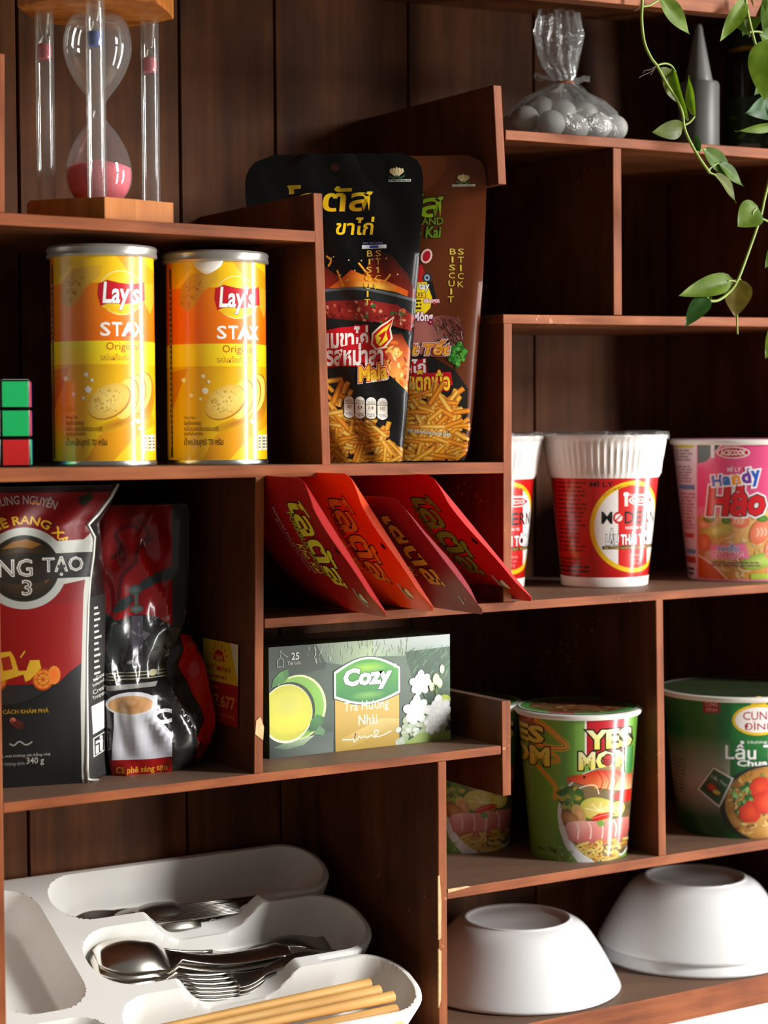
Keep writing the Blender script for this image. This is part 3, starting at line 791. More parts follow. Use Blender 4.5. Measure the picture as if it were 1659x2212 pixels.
def brown_pouch_art():
    a = Art(12)
    a.ell(907, 367, 10, 8, (60, 20, 10))
    lotus(a, 1004, 392, 0.85, (196, 176, 120), (70, 110, 80), (190, 196, 170))
    a.text('โลตัส', (775, 412, 962, 474), (120, 150, 24), 0.02, 0.06, c2=(150, 180, 30), out=(24, 26, 10), ow=.025)
    a.text('PORKBUA BRAND', (790, 474, 961, 490), (110, 130, 24), 0.02, out=(30, 30, 12), ow=.05)
    a.text("Kho Kai", (870, 493, 957, 518), (100, 136, 24), 0.025, 0.15, out=(24, 26, 10), ow=.04)
    stacked(a, 'BISCUIT', 981, 541, 660, 13, (216, 190, 70)); stacked(a, 'STICK', 998, 541, 628, 13, (216, 190, 70))
    a.ell(925, 557, 12, 16, (236, 200, 190), None, 20); a.ell(925, 557, 8, 12, (176, 20, 34), None, 20)
    a.poly([(880, 590), (915, 575), (924, 600), (916, 615), (880, 615)], (190, 30, 30)); a.ell(926, 603, 10, 11, (40, 50, 60)); a.ell(926, 603, 6, 7, (150, 170, 180)); a.ell(926, 603, 3, 3, (40, 50, 60))
    a.poly([(870, 615), (925, 612), (938, 640), (932, 668), (918, 682), (870, 680)], (246, 216, 30)); a.poly([(925, 612), (938, 612), (946, 650), (938, 650)], (24, 24, 22))
    a.text('xiên tay', (872, 613, 931, 632), (244, 244, 240), 0.03, out=(20, 20, 18), ow=.05); a.text('Lotus', (872, 631, 923, 645), (250, 200, 30), 0.03, out=(20, 20, 18), ow=.05)
    a.small(895, 648, 916, 672, 3, (60, 50, 20)); a.text('siêu ngon', (918, 646, 952, 660), (240, 220, 220), 0.03, out=(176, 30, 50), ow=.06)
    # grilled steak
    a.poly([(870, 700), (920, 690), (960, 682), (990, 688), (1006, 715), (1003, 750), (980, 775), (930, 770), (870, 760)], None,
           [(150, 80, 70), (170, 100, 90), (120, 60, 52), (110, 50, 44), (90, 40, 34), (80, 34, 28), (110, 50, 40), (190, 120, 110), (170, 90, 80)])
    for i in range(80):
        x = a.rnd.uniform(940, 1002); y = a.rnd.uniform(690, 750); c = a.rnd.choice([(60, 26, 22), (150, 96, 84), (120, 66, 54), (176, 130, 116), (80, 40, 32)])
        a.stick(x, y, a.rnd.uniform(8, 18), 2.2, a.rnd.uniform(40, 80), c, tuple(v * .7 for v in c))
    a.text('nướng Mông', (840, 673, 938, 702), (246, 236, 240), 0.03, out=(140, 20, 60), ow=.05)
    a.poly([(860, 760), (930, 768), (985, 800), (1012, 840), (1004, 997), (860, 997)], (30, 26, 22))
    a.dabs(90, 970, 742, 1008, 795, 5, [(40, 120, 40), (70, 150, 50), (30, 90, 36), (96, 170, 60)], 0.7, lambda x, y: abs(x - 990) / 20 + abs(y - 767) / 26 < 1.2)
    a.text('Bít Tết', (862, 736, 974, 768), (246, 150, 40), 0.03, 0.2, out=(190, 40, 24), ow=.04, c2=(252, 196, 60), out2=(246, 236, 224), ow2=.08)
    a.poly([(860, 785), (922, 775), (926, 806), (860, 812)], (186, 22, 34)); a.text('ขาไก่', (862, 776, 922, 806), (250, 244, 240), 0.03, out=(186, 22, 34), ow=.05)
    a.poly([(860, 812), (930, 806), (976, 804), (980, 832), (940, 842), (860, 846)], (186, 22, 34)); a.text('รสสเต็กเนื้อ', (846, 800, 974, 844), (248, 214, 50), 0.035, out=(186, 22, 34), ow=.05)
    fries(a, 860, 845, 1004, 990, 170, lambda x, y: x < 996 - max(0, 905 - y) * .2 and y > 845 + max(0, x - 950) * .3)
    a.text('Hình ảnh minh họa cho sản phẩm', (882, 926, 974, 940), (246, 240, 220), 0.01, out=(60, 40, 20), ow=.03, rot=6)
    return a

def pouch(name, label, outline_l, outline_r, origin, axis_x, up, bodymat, art, printmat, scale=3170.0, u0=868.0, v0=997.0, thick=0.011, seal=0.12, folds=None, group=None, lean=0.0, hole=None):
    """A flat-topped foil pouch; outline_l / outline_r = (sheet y, sheet x) lists, origin = where (u0, v0) of the sheet stands."""
    r = empty(name, origin, 0, label, 'snack pouch', group)
    ax = Vector(axis_x).normalized(); up = Vector(up).normalized(); nrm = ax.cross(up).normalized()
    def interp(L, y):
        if y <= L[0][0]: return L[0][1]
        for p, q in zip(L, L[1:]):
            if y <= q[0]: return p[1] + (q[1] - p[1]) * (y - p[0]) / (q[0] - p[0])
        return L[-1][1]
    ys = sorted({round(p[0], 1) for p in outline_l + outline_r}); y0, y1 = ys[0], ys[-1]
    ys = sorted(set(ys + [y0 + (y1 - y0) * i / 20 for i in range(21)]))
    def rows(sign):
        out = []
        for y in ys:
            t = (y - y0) / (y1 - y0)
            b = thick * (0.0 if t < seal else math.sin(min(1.0, (t - seal) / 0.45) * math.pi / 2)) * (1.0 if t < .9 else 1 - .35 * (t - .9) / .1)
            xl, xr = interp(outline_l, y), interp(outline_r, y)
            P = lambda x: ax * ((x - u0) / scale) + up * ((v0 - y) / scale) - nrm * (lean * (1 - t) ** 2)
            out.append((y, xl, xr, P(xl), P(xr), b if sign > 0 else b * .6))
        return out
    fr = Patch(rows(1), nrm, folds); bk = Patch(rows(-1), -nrm)
    # front and back skins joined at their side seams
    nu, nv = 26, 44; V = []; F = []
    for j in range(nv + 1):
        y = y0 + (y1 - y0) * j / nv; q = fr.row(y)
        for i in range(nu + 1): V.append(fr(q[1] + (q[2] - q[1]) * i / nu, y, 0))
        for i in range(nu, -1, -1): V.append(bk(q[1] + (q[2] - q[1]) * i / nu, y, 0.0004))
    W = 2 * (nu + 1)
    for j in range(nv):
        for i in range(W):
            k = (i + 1) % W; a = j * W
            F.append((a + i, a + W + i, a + W + k, a + k))
    F.append(tuple(range(W))); F.append(tuple(range((nv + 1) * W - 1, nv * W - 1, -1)))
    from_data('foil_body', V, F, bodymat, r, True, 60)
    art.build('printed_front', fr, r, printmat, 10.0, 14.0, lift=2.4e-4, layer=2e-6)
    return r

M_fblack = plain('black_foil', (10, 10, 9), 0.28, coat=0.0, spec=0.3)
M_fbrown = plain('brown_foil', (92, 42, 13), 0.34, spec=.3)
bx = math.radians(36)
AX = (math.cos(bx), -math.sin(bx), 0)
o1 = at(868, 998, 0.030)
def folds_a(k, y): return 0.0016 * math.sin(9 * k + y * 0.02) * math.sin(y * 0.013 + 1.0) + 0.0012 * math.sin(22 * k - y * .03)
pouch('snack_pouch', 'black snack pouch with yellow Thai lettering and fiery pan picture', 
      [(343, 600), (350, 572), (362, 552), (380, 541), (400, 537), (440, 538), (560, 556), (700, 571), (997, 596)],
      [(343, 872), (350, 896), (362, 908), (380, 915), (400, 917), (470, 914), (600, 905), (750, 893), (900, 879), (997, 868)],
      (o1.x, 0.030, 1.3748), AX, (0, 0, 1), M_fblack, black_pouch_art(), M_film, folds=folds_a, thick=0.010)
o2 = at(868 + 137, 991, 0.020)
pouch('snack_pouch', 'brown snack pouch with a grilled steak picture behind the black pouch',
      [(341, 760), (350, 735), (362, 722), (380, 712), (400, 708), (560, 722), (700, 740), (994, 770)],
      [(341, 1014), (346, 1030), (356, 1043), (370, 1050), (400, 1053), (470, 1051), (600, 1045), (750, 1034), (900, 1021), (970, 1013), (994, 1003)],
      (o2.x, 0.020, 1.3754), AX, (0, 0, 1), M_fbrown, brown_pouch_art(), M_film, u0=1005.0, v0=994.0, folds=lambda k, y: .0014 * math.sin(8 * k + y * .017), thick=0.008)

# ------------------------------------------------------------------ red pouches pushed in lengthwise
def flat_art(ink_y, ink_d, seed):
    a = Art(seed)
    a.ell(190, 27, 9, 8, (40, 20, 14))
    lotus(a, 322, 46, 1.0)
    a.text('โลตัส', (58, 66, 296, 142), ink_y, 0.03, 0.06, out=(28, 16, 8), ow=.025, c2=tuple(v * .9 for v in ink_y))
    a.text('PORKBUA BRAND', (86, 138, 262, 156), ink_d, 0.02, out=(40, 16, 10), ow=.015)
    a.text('Kho Kai', (168, 160, 256, 190), (232, 212, 60), 0.02, 0.15)
    a.text('ขนมขาไก่ Fun yum Dorkbua', (70, 194, 258, 208), (216, 190, 190), 0.01)
    a.text('Biscuit stick barbecue', (100, 211, 250, 222), (196, 150, 150), 0.01)
    a.rect(0, 350, 380, 640, (120, 20, 14)); fries(a, 20, 420, 360, 620, 26)
    return a
def lying_pouch(label, lower, upper, yf, rgb, ink, ink2, seed, curl, skew=0.0):
    L = at(lower[0], lower[1], yf); U = at(upper[0], upper[1], yf)
    ax = (L - U); wd = ax.length; ax.normalize(); up = Vector((-skew, -1, 0)).normalized(); nrm = ax.cross(up)
    m = plain('red_foil_%d' % seed, rgb, 0.4, spec=.2)
    sc = 380.0 / wd
    o = pouch('snack_pouch', label, [(0, 14), (5, 6), (14, 0), (500, 0), (620, 0)], [(0, 366), (5, 374), (14, 380), (500, 380), (620, 380)],
              (U.x, yf, U.z), ax, up, m, flat_art(ink, ink2, seed), M_fsoft, sc, 0.0, 0.0, 0.009, 0.14,
              folds=lambda k, y: curl * math.sin(2.2 * k + .4) * math.exp(-y / 260.0) + .0010 * math.sin(7 * k + y * .03), group='snack pouches pushed in below the middle shelf')
    return o
lying_pouch('dark red snack pouch leaning against the divider, leftmost of the four slanted ones', (840, 1335), (650, 1032), -0.0550, (170, 26, 24), (250, 230, 60), (170, 180, 60), 31, .004, .10)
lying_pouch('bright orange snack pouch slanting between the dark red ones', (942, 1322), (752, 1024), -0.0405, (244, 72, 12), (244, 160, 40), (130, 50, 20), 32, .004)
lying_pouch('dark red snack pouch with orange lettering, right behind the bright orange one', (1048, 1328), (856, 1076), -0.0600, (140, 20, 30), (246, 176, 46), (150, 70, 40), 33, -.003)
lying_pouch('red snack pouch with dark green lettering, rightmost of the four slanted ones', (1155, 1300), (930, 1026), -0.0190, (206, 22, 20), (140, 160, 44), (80, 104, 36), 34, .003)
# ------------------------------------------------------------------ noodle cups
M_cupwhite = plain('white_moulded_plastic', (236, 230, 224), 0.4, coat=0.15, sub=0.15)
M_paperrim = plain('white_paper_rim', (238, 234, 226), 0.5)
M_wrap = clear('shrink_wrap_film', (255, 255, 255), 0.05, 0.5, 0.08, wrinkle=0.9, wscale=220, veil=0.02)

def cup_prof(R0, R1, H):
    return lambda z: R0 + (R1 - R0) * max(0.0, min(1.0, z / H))

def modern_art():
    a = Art(21); u = 0
    a.rect(-420, 1034, 420, 1252, (202, 24, 20), (196, 20, 18))
    a.rect(-400, 1034, -102, 1252, (176, 18, 16))
    a.text('MÌ LY', (-31, 1044, 20, 1058), (40, 8, 8), 0.03)
    for y in range(1046, 1246, 9):
        if 1190 < y < 1205: continue
        a.small(-98, y, -36, y + 7, 1, (92, 10, 12))
    a.small(-98, 1224, -30, 1242, 2, (60, 6, 8))
    R = 108.0; cx = 66; W = 78
    # ring, white disc with a red middle stripe; half widths grow towards the turned-away side
    def disc(rr, c):
        pts = []
        for i in range(64):
            t = 2 * math.pi * i / 64; s = 0.62 + rr / R * math.cos(t)
            x = R * math.sin(min(1.5, s)) if s < 1.1 else R * (math.sin(1.1) + (s - 1.1) * math.cos(1.1))
            pts.append((x, 1143 + rr * math.sin(t)))
        a.poly(pts, c)
    def sx(s): return R * math.sin(s) if s < 1.1 else R * (math.sin(1.1) + (s - 1.1) * math.cos(1.1))
    disc(98, (216, 170, 20)); disc(97, (244, 196, 24)); disc(88, (242, 236, 230))
    def stripe(s0, s1, c):
        pts = []
        for i in range(25):
            s = s0 + (s1 - s0) * i / 24; q = math.sqrt(max(0, 88 ** 2 - ((s - .62) * R) ** 2)); pts.append((sx(s), 1143 - q))
        for i in range(24, -1, -1):
            s = s0 + (s1 - s0) * i / 24; q = math.sqrt(max(0, 88 ** 2 - ((s - .62) * R) ** 2)); pts.append((sx(s), 1143 + q))
        a.poly(pts, c)
    stripe(0.27, 0.97, (206, 30, 26))
    a.text('SẢN PHẨM MỚI CÔNG NGHỆ MỚI', (-10, 1050, 96, 1059), (150, 60, 20), 0.01, arc=(58, 1143, 91))
    a.ell(76, 1087, 25, 11, (244, 238, 232)); a.ell(76, 1087, 22, 9, (196, 26, 28)); a.text('ACECOOK', (56, 1082, 95, 1092), (246, 240, 236), 0.02)
    a.text('Cook happiness', (50, 1072, 94, 1079), (246, 236, 230), 0.01)
    a.rect(42, 1074, 49, 1099, (226, 220, 214)); a.ell(45.5, 1074, 6, 5, (240, 236, 230))
    xs = [sx(-.06 + i * (1.36 / 6)) for i in range(7)]
    for i, ch in enumerate('MODERN'):
        if ch == 'O':
            x0, x1 = xs[i], xs[i + 1]; a.ell((x0 + x1) / 2, 1123, (x1 - x0) / 2, 13, (206, 30, 26)); a.ell((x0 + x1) / 2, 1123, (x1 - x0) / 2 - 4, 8, (242, 236, 230)); a.line([(x0 + 4, 1131), (x1 - 4, 1115)], 3, (206, 30, 26)); continue
        a.text(ch, (xs[i] + .5, 1110, xs[i + 1] - 1, 1136), (24, 22, 24), 0.018)
    a.text('HƯƠNG VỊ', (sx(.42), 1141, sx(.85), 1149), (248, 236, 232), 0.02)
    a.text('LẨU THÁI TÔM', (sx(.03), 1146, sx(1.24), 1181), (250, 248, 246), 0.03, out=(20, 18, 20), ow=.05)
    a.rect(sx(-.04), 1183, sx(1.28), 1190, (60, 50, 24)); a.text('MÌ TÔM CHUA CAY THÁI', (sx(0), 1184, sx(1.2), 1189), (216, 186, 90), 0.01)
    a.text('KHÔNG', (sx(.50), 1200, sx(.8), 1206), (240, 180, 170)); a.text('phẩm màu', (sx(.52), 1209, sx(.78), 1215), (240, 180, 170)); a.text('85 g', (sx(.58), 1218, sx(.72), 1224), (240, 180, 170))
    return a

def modern_cup(x, y, z, label, turn=0.0):
    r = empty('noodle_cup', (x, y, z), -bearing(x, y) + turn, label, 'noodle cup', 'white ribbed noodle cups')
    R0, R1, H = 0.0322, 0.0398, 0.0815
    lathe('foam_base', [(0.0, 0.0012), (R0 - 0.003, 0.001), (R0 - 0.0012, 0.0), (R0, 0.001), (R0 + 0.0006, 0.0074), (R0 + 0.0002, 0.0080)], M_cupwhite, r, 64)
    lathe('cup_wall', [(R0 + 0.0001, 0.0078), (R1, H)], M_cupwhite, r, 96)
    # ribbed collar
    n = 180; prof = [(R1 + .0004, H - .001, 0.0), (R1 + .0018, H + .0022, 1.0), (0.0424, H + .0100, 1.0), (0.0440, H + .0180, 1.0), (0.0452, H + .0250, 1.0), (0.0458, H + .0275, 0.3), (0.0468, H + .0282, 0), (0.0470, H + .0300, 0), (0.0452, H + .0306, 0), (0.0440, H + .0290, 0)]
    bm = bmesh.new(); rings = []
    for rr, zz, k in prof:
        rings.append([bm.verts.new(((rr + .00055 * k * math.cos(2 * math.pi * i / n * 60)) * math.cos(2 * math.pi * i / n), (rr + .00055 * k * math.cos(2 * math.pi * i / n * 60)) * math.sin(2 * math.pi * i / n), zz)) for i in range(n)])
    for p, q in zip(rings, rings[1:]):
        for i in range(n): bm.faces.new((p[i], p[(i + 1) % n], q[(i + 1) % n], q[i]))
    from_bm('ribbed_collar', bm, M_cupwhite, r, True, 50)
    lathe('foil_lid', [(0.0448, H + .0303), (0.0300, H + .0307), (0.0, H + .0305)], plain('foil_lid_grey', (176, 172, 168), .35, .6), r, 48)
    bm = bmesh.new(); rnd = random.Random(int(x * 1000)); n = 40; rg = []
    for rr, zz in ((0.0472, H + .026), (0.0476, H + .030), (0.0468, H + .0318), (0.0400, H + .0322), (0.018, H + .0315)):
        rg.append([bm.verts.new(((rr + rnd.uniform(0, .0009)) * math.cos(2 * math.pi * i / n), (rr + rnd.uniform(0, .0009)) * math.sin(2 * math.pi * i / n), zz + rnd.uniform(-.0004, .0016))) for i in range(n)])
    for p, q in zip(rg, rg[1:]):
        for i in range(n): bm.faces.new((p[i], p[(i + 1) % n], q[(i + 1) % n], q[i]))
    from_bm('shrink_wrap', bm, M_wrap, r, False)
    fn = lambda z: R0 + (R1 - R0) * (z - .0078) / (H - .0078)
    modern_art().build('printed_label', round_map(0, 1273, 2895.0, fn, lambda z: fn(z) * 2895.0), r, M_gloss, 7.0, 18.0)
    return r
modern_cup(0.2025, 0.0700, 1.2796, 'whole red noodle cup with white ribbed collar next to the pink cup')
modern_cup(0.1165, 0.1080, 1.2793, 'red noodle cup with white ribbed collar half hidden behind the upright board')

def paper_cup(name, x, y, z, R0, R1, H, label, art, scale, v0, lidmat, lidart=None, turn=0.0, group=None, body=(230, 226, 220), foot=0.0015, wrap=True):
    r = empty(name, (x, y, z), -bearing(x, y) + turn, label, 'noodle cup', group)
    fn = cup_prof(R0, R1, H)
    lathe('paper_wall', [(0.0, 0.002), (R0 - .003, 0.002), (R0 - 0.001, 0.0), (R0, 0.0006), (R1, H)], plain(name + '_paper', body, .45), r, 72)
    lathe('rolled_rim', [(R1 - .0005, H - .0030), (R1 + .0016, H - .0026), (R1 + .0026, H - .0010), (R1 + .0024, H + .0006), (R1 + .0010, H + .0014), (R1 - .001, H + .0012)], M_paperrim, r, 72)
    lid = lathe('paper_lid', [(R1 + .0012, H + .0013), (R1 * .7, H + .0016), (R1 * .35, H + .0017), (0.0, H + .0017)], lidmat, r, 72)
    if lidart:
        rot = turn - bearing(x, y)
        lidart.build('printed_lid', lambda px, py, h: Vector((px * R1, -py * R1, H + .0018 + h)), r, M_satin, 2.0, None, lift=5e-5)
    art.build('printed_label', round_map(0, v0, scale, fn, lambda z: fn(z) * scale), r, M_gloss, 7.0, 18.0)
    return r

def noodles(a, cx, cy, rx, ry, n, cols, seed=3, w=4):
    rnd = random.Random(seed)
    for i in range(n):
        t = rnd.uniform(0, 6.28); q = rnd.random() ** .5; x, y = cx + rx * q * math.cos(t), cy + ry * q * math.sin(t)
        r = rnd.uniform(6, 16); a0 = rnd.uniform(0, 6.28); sw = rnd.uniform(1.5, 3.6); pts = []
        for k in range(7):
            an = a0 + sw * k / 6; px, py = x + r * math.cos(an), y + r * .7 * math.sin(an)
            dx, dy = (px - cx) / rx, (py - cy) / ry; l = math.hypot(dx, dy)
            if l > 1: px, py = cx + (px - cx) / l, cy + (py - cy) / l
            pts.append((px, py))
        c = rnd.choice(cols); a.line(pts, w, c, tuple(v * .75 for v in c))

def handy_art():
    a = Art(22)
    a.rect(-520, 968, 520, 1256, (228, 112, 150), (232, 140, 160))
    a.rect(-420, 968, -92, 1256, (214, 196, 202)); a.rect(-146, 958, -92, 1250, (226, 206, 212))
    a.rect(-140, 966, -98, 975, (206, 196, 60)); a.small(-140, 978, -98, 1004, 4, (140, 120, 130))
    a.small(-138, 1012, -96, 1050, 6, (150, 120, 130)); a.rect(-134, 1054, -96, 1064, (110, 140, 190)); a.small(-132, 1070, -94, 1150, 11, (176, 120, 136))
    a.rect(-120, 1158, -98, 1168, (200, 70, 80)); a.rect(-116, 1192, -94, 1202, (110, 150, 200)); a.rect(-120, 1208, -94, 1222, (190, 60, 40)); a.small(-118, 1230, -94, 1250, 2, (40, 20, 20))
    a.poly([(-90, 968), (-42, 968), (-60, 990), (-72, 1004), (-90, 1008)], (34, 56, 44)); a.poly([(-42, 968), (-36, 968), (-56, 996), (-60, 990)], (236, 220, 220))
    a.poly([(-90, 1008), (-72, 1004), (-30, 960), (140, 960), (140, 1090), (-90, 1100)], (226, 82, 132))
    # bowl picture
    a.poly([(-90, 1122), (-40, 1112), (40, 1108), (140, 1100), (140, 1252), (-60, 1252), (-88, 1220)], None, [(190, 140, 70), (220, 176, 110), (230, 186, 120), (226, 180, 110), (214, 160, 70), (206, 140, 60), (190, 120, 50)])
    a.dabs(70, -88, 1118, 130, 1246, 9, [(232, 150, 110), (240, 176, 130), (226, 196, 110), (206, 160, 70), (236, 206, 150)], .6)
    noodles(a, 20, 1180, 108, 66, 70, [(236, 206, 130), (226, 186, 100), (244, 220, 160)], 5, 4)
    for x, y, w, h, ro, c, d in ((-4, 1126, 22, 16, 20, (240, 160, 120), (226, 110, 80)), (-52, 1150, 34, 13, -18, (216, 216, 120), (176, 176, 60)), (40, 1150, 20, 30, 30, (240, 150, 116), (222, 110, 76)), (-30, 1128, 10, 7, 0, (110, 160, 60), (60, 110, 40)),
                                (-66, 1124, 12, 9, 0, (120, 160, 70), (70, 110, 40)), (44, 1124, 11, 7, 0, (110, 160, 60), (60, 110, 40)), (36, 1214, 36, 16, -12, (196, 216, 110), (140, 170, 60)), (66, 1190, 18, 26, 0, (240, 166, 130), (226, 120, 90)), (-76, 1176, 14, 20, 0, (232, 140, 100), (206, 96, 60)),
                                (84, 1120, 22, 16, 0, (236, 210, 120), (216, 170, 60)), (92, 1226, 26, 18, 0, (206, 196, 60), (150, 150, 40))):
        a.ell(x, y, w, h, c, d, ro)
    for x, y in ((-4, 1126), (44, 1152), (66, 1192)):
        for k in range(3): a.curve([(x - 12 + k * 8, y - 8), (x - 8 + k * 8, y), (x - 12 + k * 8, y + 9)], 2, (252, 214, 190), 3)
    a.poly([(-88, 1206), (-60, 1222), (-30, 1252), (-88, 1252)], (206, 80, 20)); a.line([(-88, 1204), (-60, 1220), (-28, 1252)], 3, (240, 220, 200))
    a.rect(20, 1240, 130, 1252, (176, 196, 70))
    a.ell(-16, 985, 34, 12, (248, 240, 240)); a.ell(-16, 985, 31, 10, (190, 24, 40)); a.text('ACECOOK', (-42, 979, 10, 991), (246, 236, 236), .03)
    a.text('Cook happiness', (-42, 966, 14, 973), (248, 230, 236), .01, rot=-6); a.rect(-62, 968, -54, 996, (230, 220, 220))
    a.text('MÌ LY', (-28, 1013, 0, 1025), (250, 220, 232), .02)
    a.text('Hảo', (-70, 1050, 50, 1118), (206, 30, 40), .05, .12, out=(40, 36, 40), ow=.03, out2=(248, 246, 246), ow2=.07)
    for ch, x0, x1, y0, y1, c in (('H', -60, -38, 1032, 1056, (40, 90, 190)), ('a', -38, -20, 1034, 1054, (60, 120, 200)), ('n', -19, 0, 1032, 1052, (240, 150, 30)), ('d', 0, 20, 1018, 1050, (110, 50, 150)), ('y', 20, 40, 1022, 1056, (40, 90, 190))):
        a.text(ch, (x0, y0, x1, y1), c, .05, out=(250, 246, 246), ow=.08, rot=-6)
    a.poly([(-62, 1180), (8, 1176), (18, 1208), (-64, 1208)], (240, 120, 160)); a.text('NHIỀU', (-46, 1176, -4, 1194), (40, 110, 190), .03, out=(250, 250, 250), ow=.05); a.text('TOPPING', (-60, 1194, 4, 1209), (220, 40, 90), .03, out=(250, 240, 244), ow=.05)
    a.small(-60, 1214, 40, 1226, 2, (120, 100, 80))
    return a
M_lidpink = plain('pink_paper_lid', (216, 120, 150), .4)
paper_cup('noodle_cup', 0.3240, 0.0550, 1.2800, 0.0400, 0.0520, 0.1060, 'pink noodle cup with noodle picture at the right frame edge', handy_art(), 2800.0, 1258, M_lidpink)

def yes_art():
    a = Art(23); G = (112, 164, 62)
    a.rect(-420, 1554, 420, 1866, (106, 158, 58), (116, 168, 60))
    a.rect(-8, 1560, 24, 1866, (126, 176, 76), (120, 170, 66))
    a.rect(16, 1556, 100, 1642, (182, 22, 34)); a.rect(13, 1556, 17, 1642, (244, 236, 226)); a.rect(52, 1600, 66, 1640, (200, 60, 40))
    a.rect(-136, 1554, -82, 1580, (160, 50, 24))
    # swooshes
    for w, c in ((13, (206, 190, 60)), (9, (206, 96, 30)), (4, (236, 176, 60))):
        a.curve([(-92, 1560), (-66, 1576), (-40, 1596), (-24, 1612), (-34, 1618), (-62, 1618), (-92, 1612)], w, c)
        a.curve([(-62, 1626), (-46, 1636), (-42, 1646), (-60, 1648)], w * .7, c); a.curve([(-96, 1652), (-66, 1680), (-48, 1704), (-50, 1730)], w * .8, c)
    for dx in (0, -164):
        if dx:
            a.text('YES', (-190, 1574, -72, 1612), (236, 214, 110), .045, out=(34, 26, 12), ow=.05, c2=(230, 206, 60)); a.text('MOM', (-196, 1618, -60, 1660), (236, 214, 110), .045, out=(34, 26, 12), ow=.05, c2=(230, 206, 60))
        else:
            a.text('YES', (16, 1578, 112, 1620), (246, 238, 190), .045, out=(34, 26, 12), ow=.06, c2=(244, 226, 90)); a.text('MOM', (0, 1624, 112, 1664), (246, 238, 190), .045, out=(34, 26, 12), ow=.06, c2=(244, 226, 90))
            a.ell(61, 1644, 11, 14, (30, 20, 16)); a.ell(61, 1645, 10, 12, (190, 36, 30))
            for k in range(3): a.curve([(52, 1641 + 5 * k), (61, 1644 + 5 * k), (70, 1640 + 5 * k)], 1.8, (60, 14, 12), 3)
    # bowl of noodle soup
    a.ell(60, 1760, 104, 102, (196, 200, 206), (236, 236, 238), n=60); a.ell(62, 1756, 98, 98, (96, 86, 60), (150, 120, 80), n=60)
    inb = lambda x, y: ((x - 62) / 96) ** 2 + ((y - 1756) / 96) ** 2 < 1
    a.dabs(70, -34, 1690, 150, 1850, 9, [(150, 120, 60), (110, 96, 50), (176, 140, 70), (90, 110, 50)], .7, inb)
    a.ell(-16, 1722, 28, 24, (110, 150, 60), (60, 90, 40)); a.dabs(34, -42, 1700, 40, 1745, 7, [(96, 150, 50), (150, 190, 80), (60, 110, 50), (196, 176, 60), (120, 130, 120)], .6)
    # prawn
    a.poly([(-20, 1684), (10, 1672), (40, 1664), (80, 1668), (112, 1684), (112, 1722), (84, 1712), (60, 1706), (30, 1700), (0, 1692)], None,
           [(226, 80, 40), (214, 50, 26), (206, 40, 24), (210, 50, 30), (216, 80, 50), (240, 190, 140), (246, 200, 150), (240, 170, 110), (232, 120, 60), (226, 90, 50)])
    for x in (44, 58, 72, 86): a.curve([(x - 4, 1666 + (x - 40) * .2), (x + 6, 1688), (x, 1708)], 2, (176, 30, 20), 4)
    for k in range(4): a.curve([(-24, 1680 + 4 * k), (0, 1674 + 3 * k), (22, 1676)], 2.2, (222, 70, 36), 4)
    a.curve([(0, 1702), (20, 1696), (36, 1698), (42, 1716)], 2.4, (250, 226, 200), 5); a.ell(12, 1678, 3, 3, (20, 16, 16), n=8)
    a.poly([(70, 1724), (90, 1712), (112, 1716), (112, 1742), (88, 1740)], (206, 44, 30))
    # lime half, shallots, egg
    a.ell(40, 1748, 38, 25, (236, 226, 140), (196, 190, 70), 14); a.ell(42, 1750, 33, 20, (226, 206, 120), (214, 190, 90), 14)
    for t in (-160, -120, -80, -40, 0): a.line([(42, 1752), (42 + 30 * math.cos(math.radians(t)), 1752 + 19 * math.sin(math.radians(t)))], 2, (244, 236, 180))
    a.ell(0, 1756, 13, 22, (220, 200, 120), (190, 160, 80), -30); a.ell(2, 1758, 8, 16, (226, 176, 120), (206, 140, 90), -30); a.ell(-18, 1768, 20, 14, (206, 150, 90), (170, 110, 60), 30); a.ell(80, 1752, 16, 16, (250, 240, 150), (236, 216, 80))
    a.poly([(24, 1768), (40, 1758), (66, 1756), (76, 1762), (60, 1770), (36, 1774)], (206, 36, 26)); a.curve([(28, 1768), (50, 1762), (70, 1761)], 2, (240, 120, 90), 4)
    # pink slices
    a.poly([(-30, 1786), (-22, 1776), (0, 1772), (40, 1774), (80, 1772), (106, 1776), (110, 1806), (96, 1822), (50, 1826), (0, 1822), (-20, 1814)], None,
           [(216, 130, 120), (236, 170, 160), (240, 180, 170), (232, 150, 140), (226, 140, 130), (220, 130, 120), (196, 96, 90), (176, 80, 76), (186, 86, 80), (190, 90, 84), (206, 116, 108)])
    for x in (-6, 20, 44, 72): a.curve([(x, 1775), (x + 6, 1790), (x + 4, 1812)], 3, (246, 200, 190), 4)
    a.poly([(36, 1776), (48, 1772), (56, 1782), (44, 1788)], (120, 160, 70))
    noodles(a, 52, 1838, 66, 22, 46, [(236, 196, 90), (222, 170, 70), (244, 214, 120), (226, 140, 60)], 8, 5)
    a.poly([(-42, 1786), (-30, 1782), (-20, 1816), (6, 1842), (40, 1866), (0, 1866), (-26, 1836)], (232, 232, 234))
    a.poly([(-43, 1802), (-24, 1834), (2, 1866), (-43, 1866)], (110, 160, 66)); a.dabs(24, -42, 1830, -8, 1864, 3, [(196, 214, 180), (150, 180, 120)], .5)
    a.rect(96, 1620, 112, 1680, (60, 130, 60)); a.text('76g', (-64, 1834, -46, 1846), (30, 50, 16), .01); a.small(-86, 1838, -68, 1843, 1, (50, 80, 30))
    return a
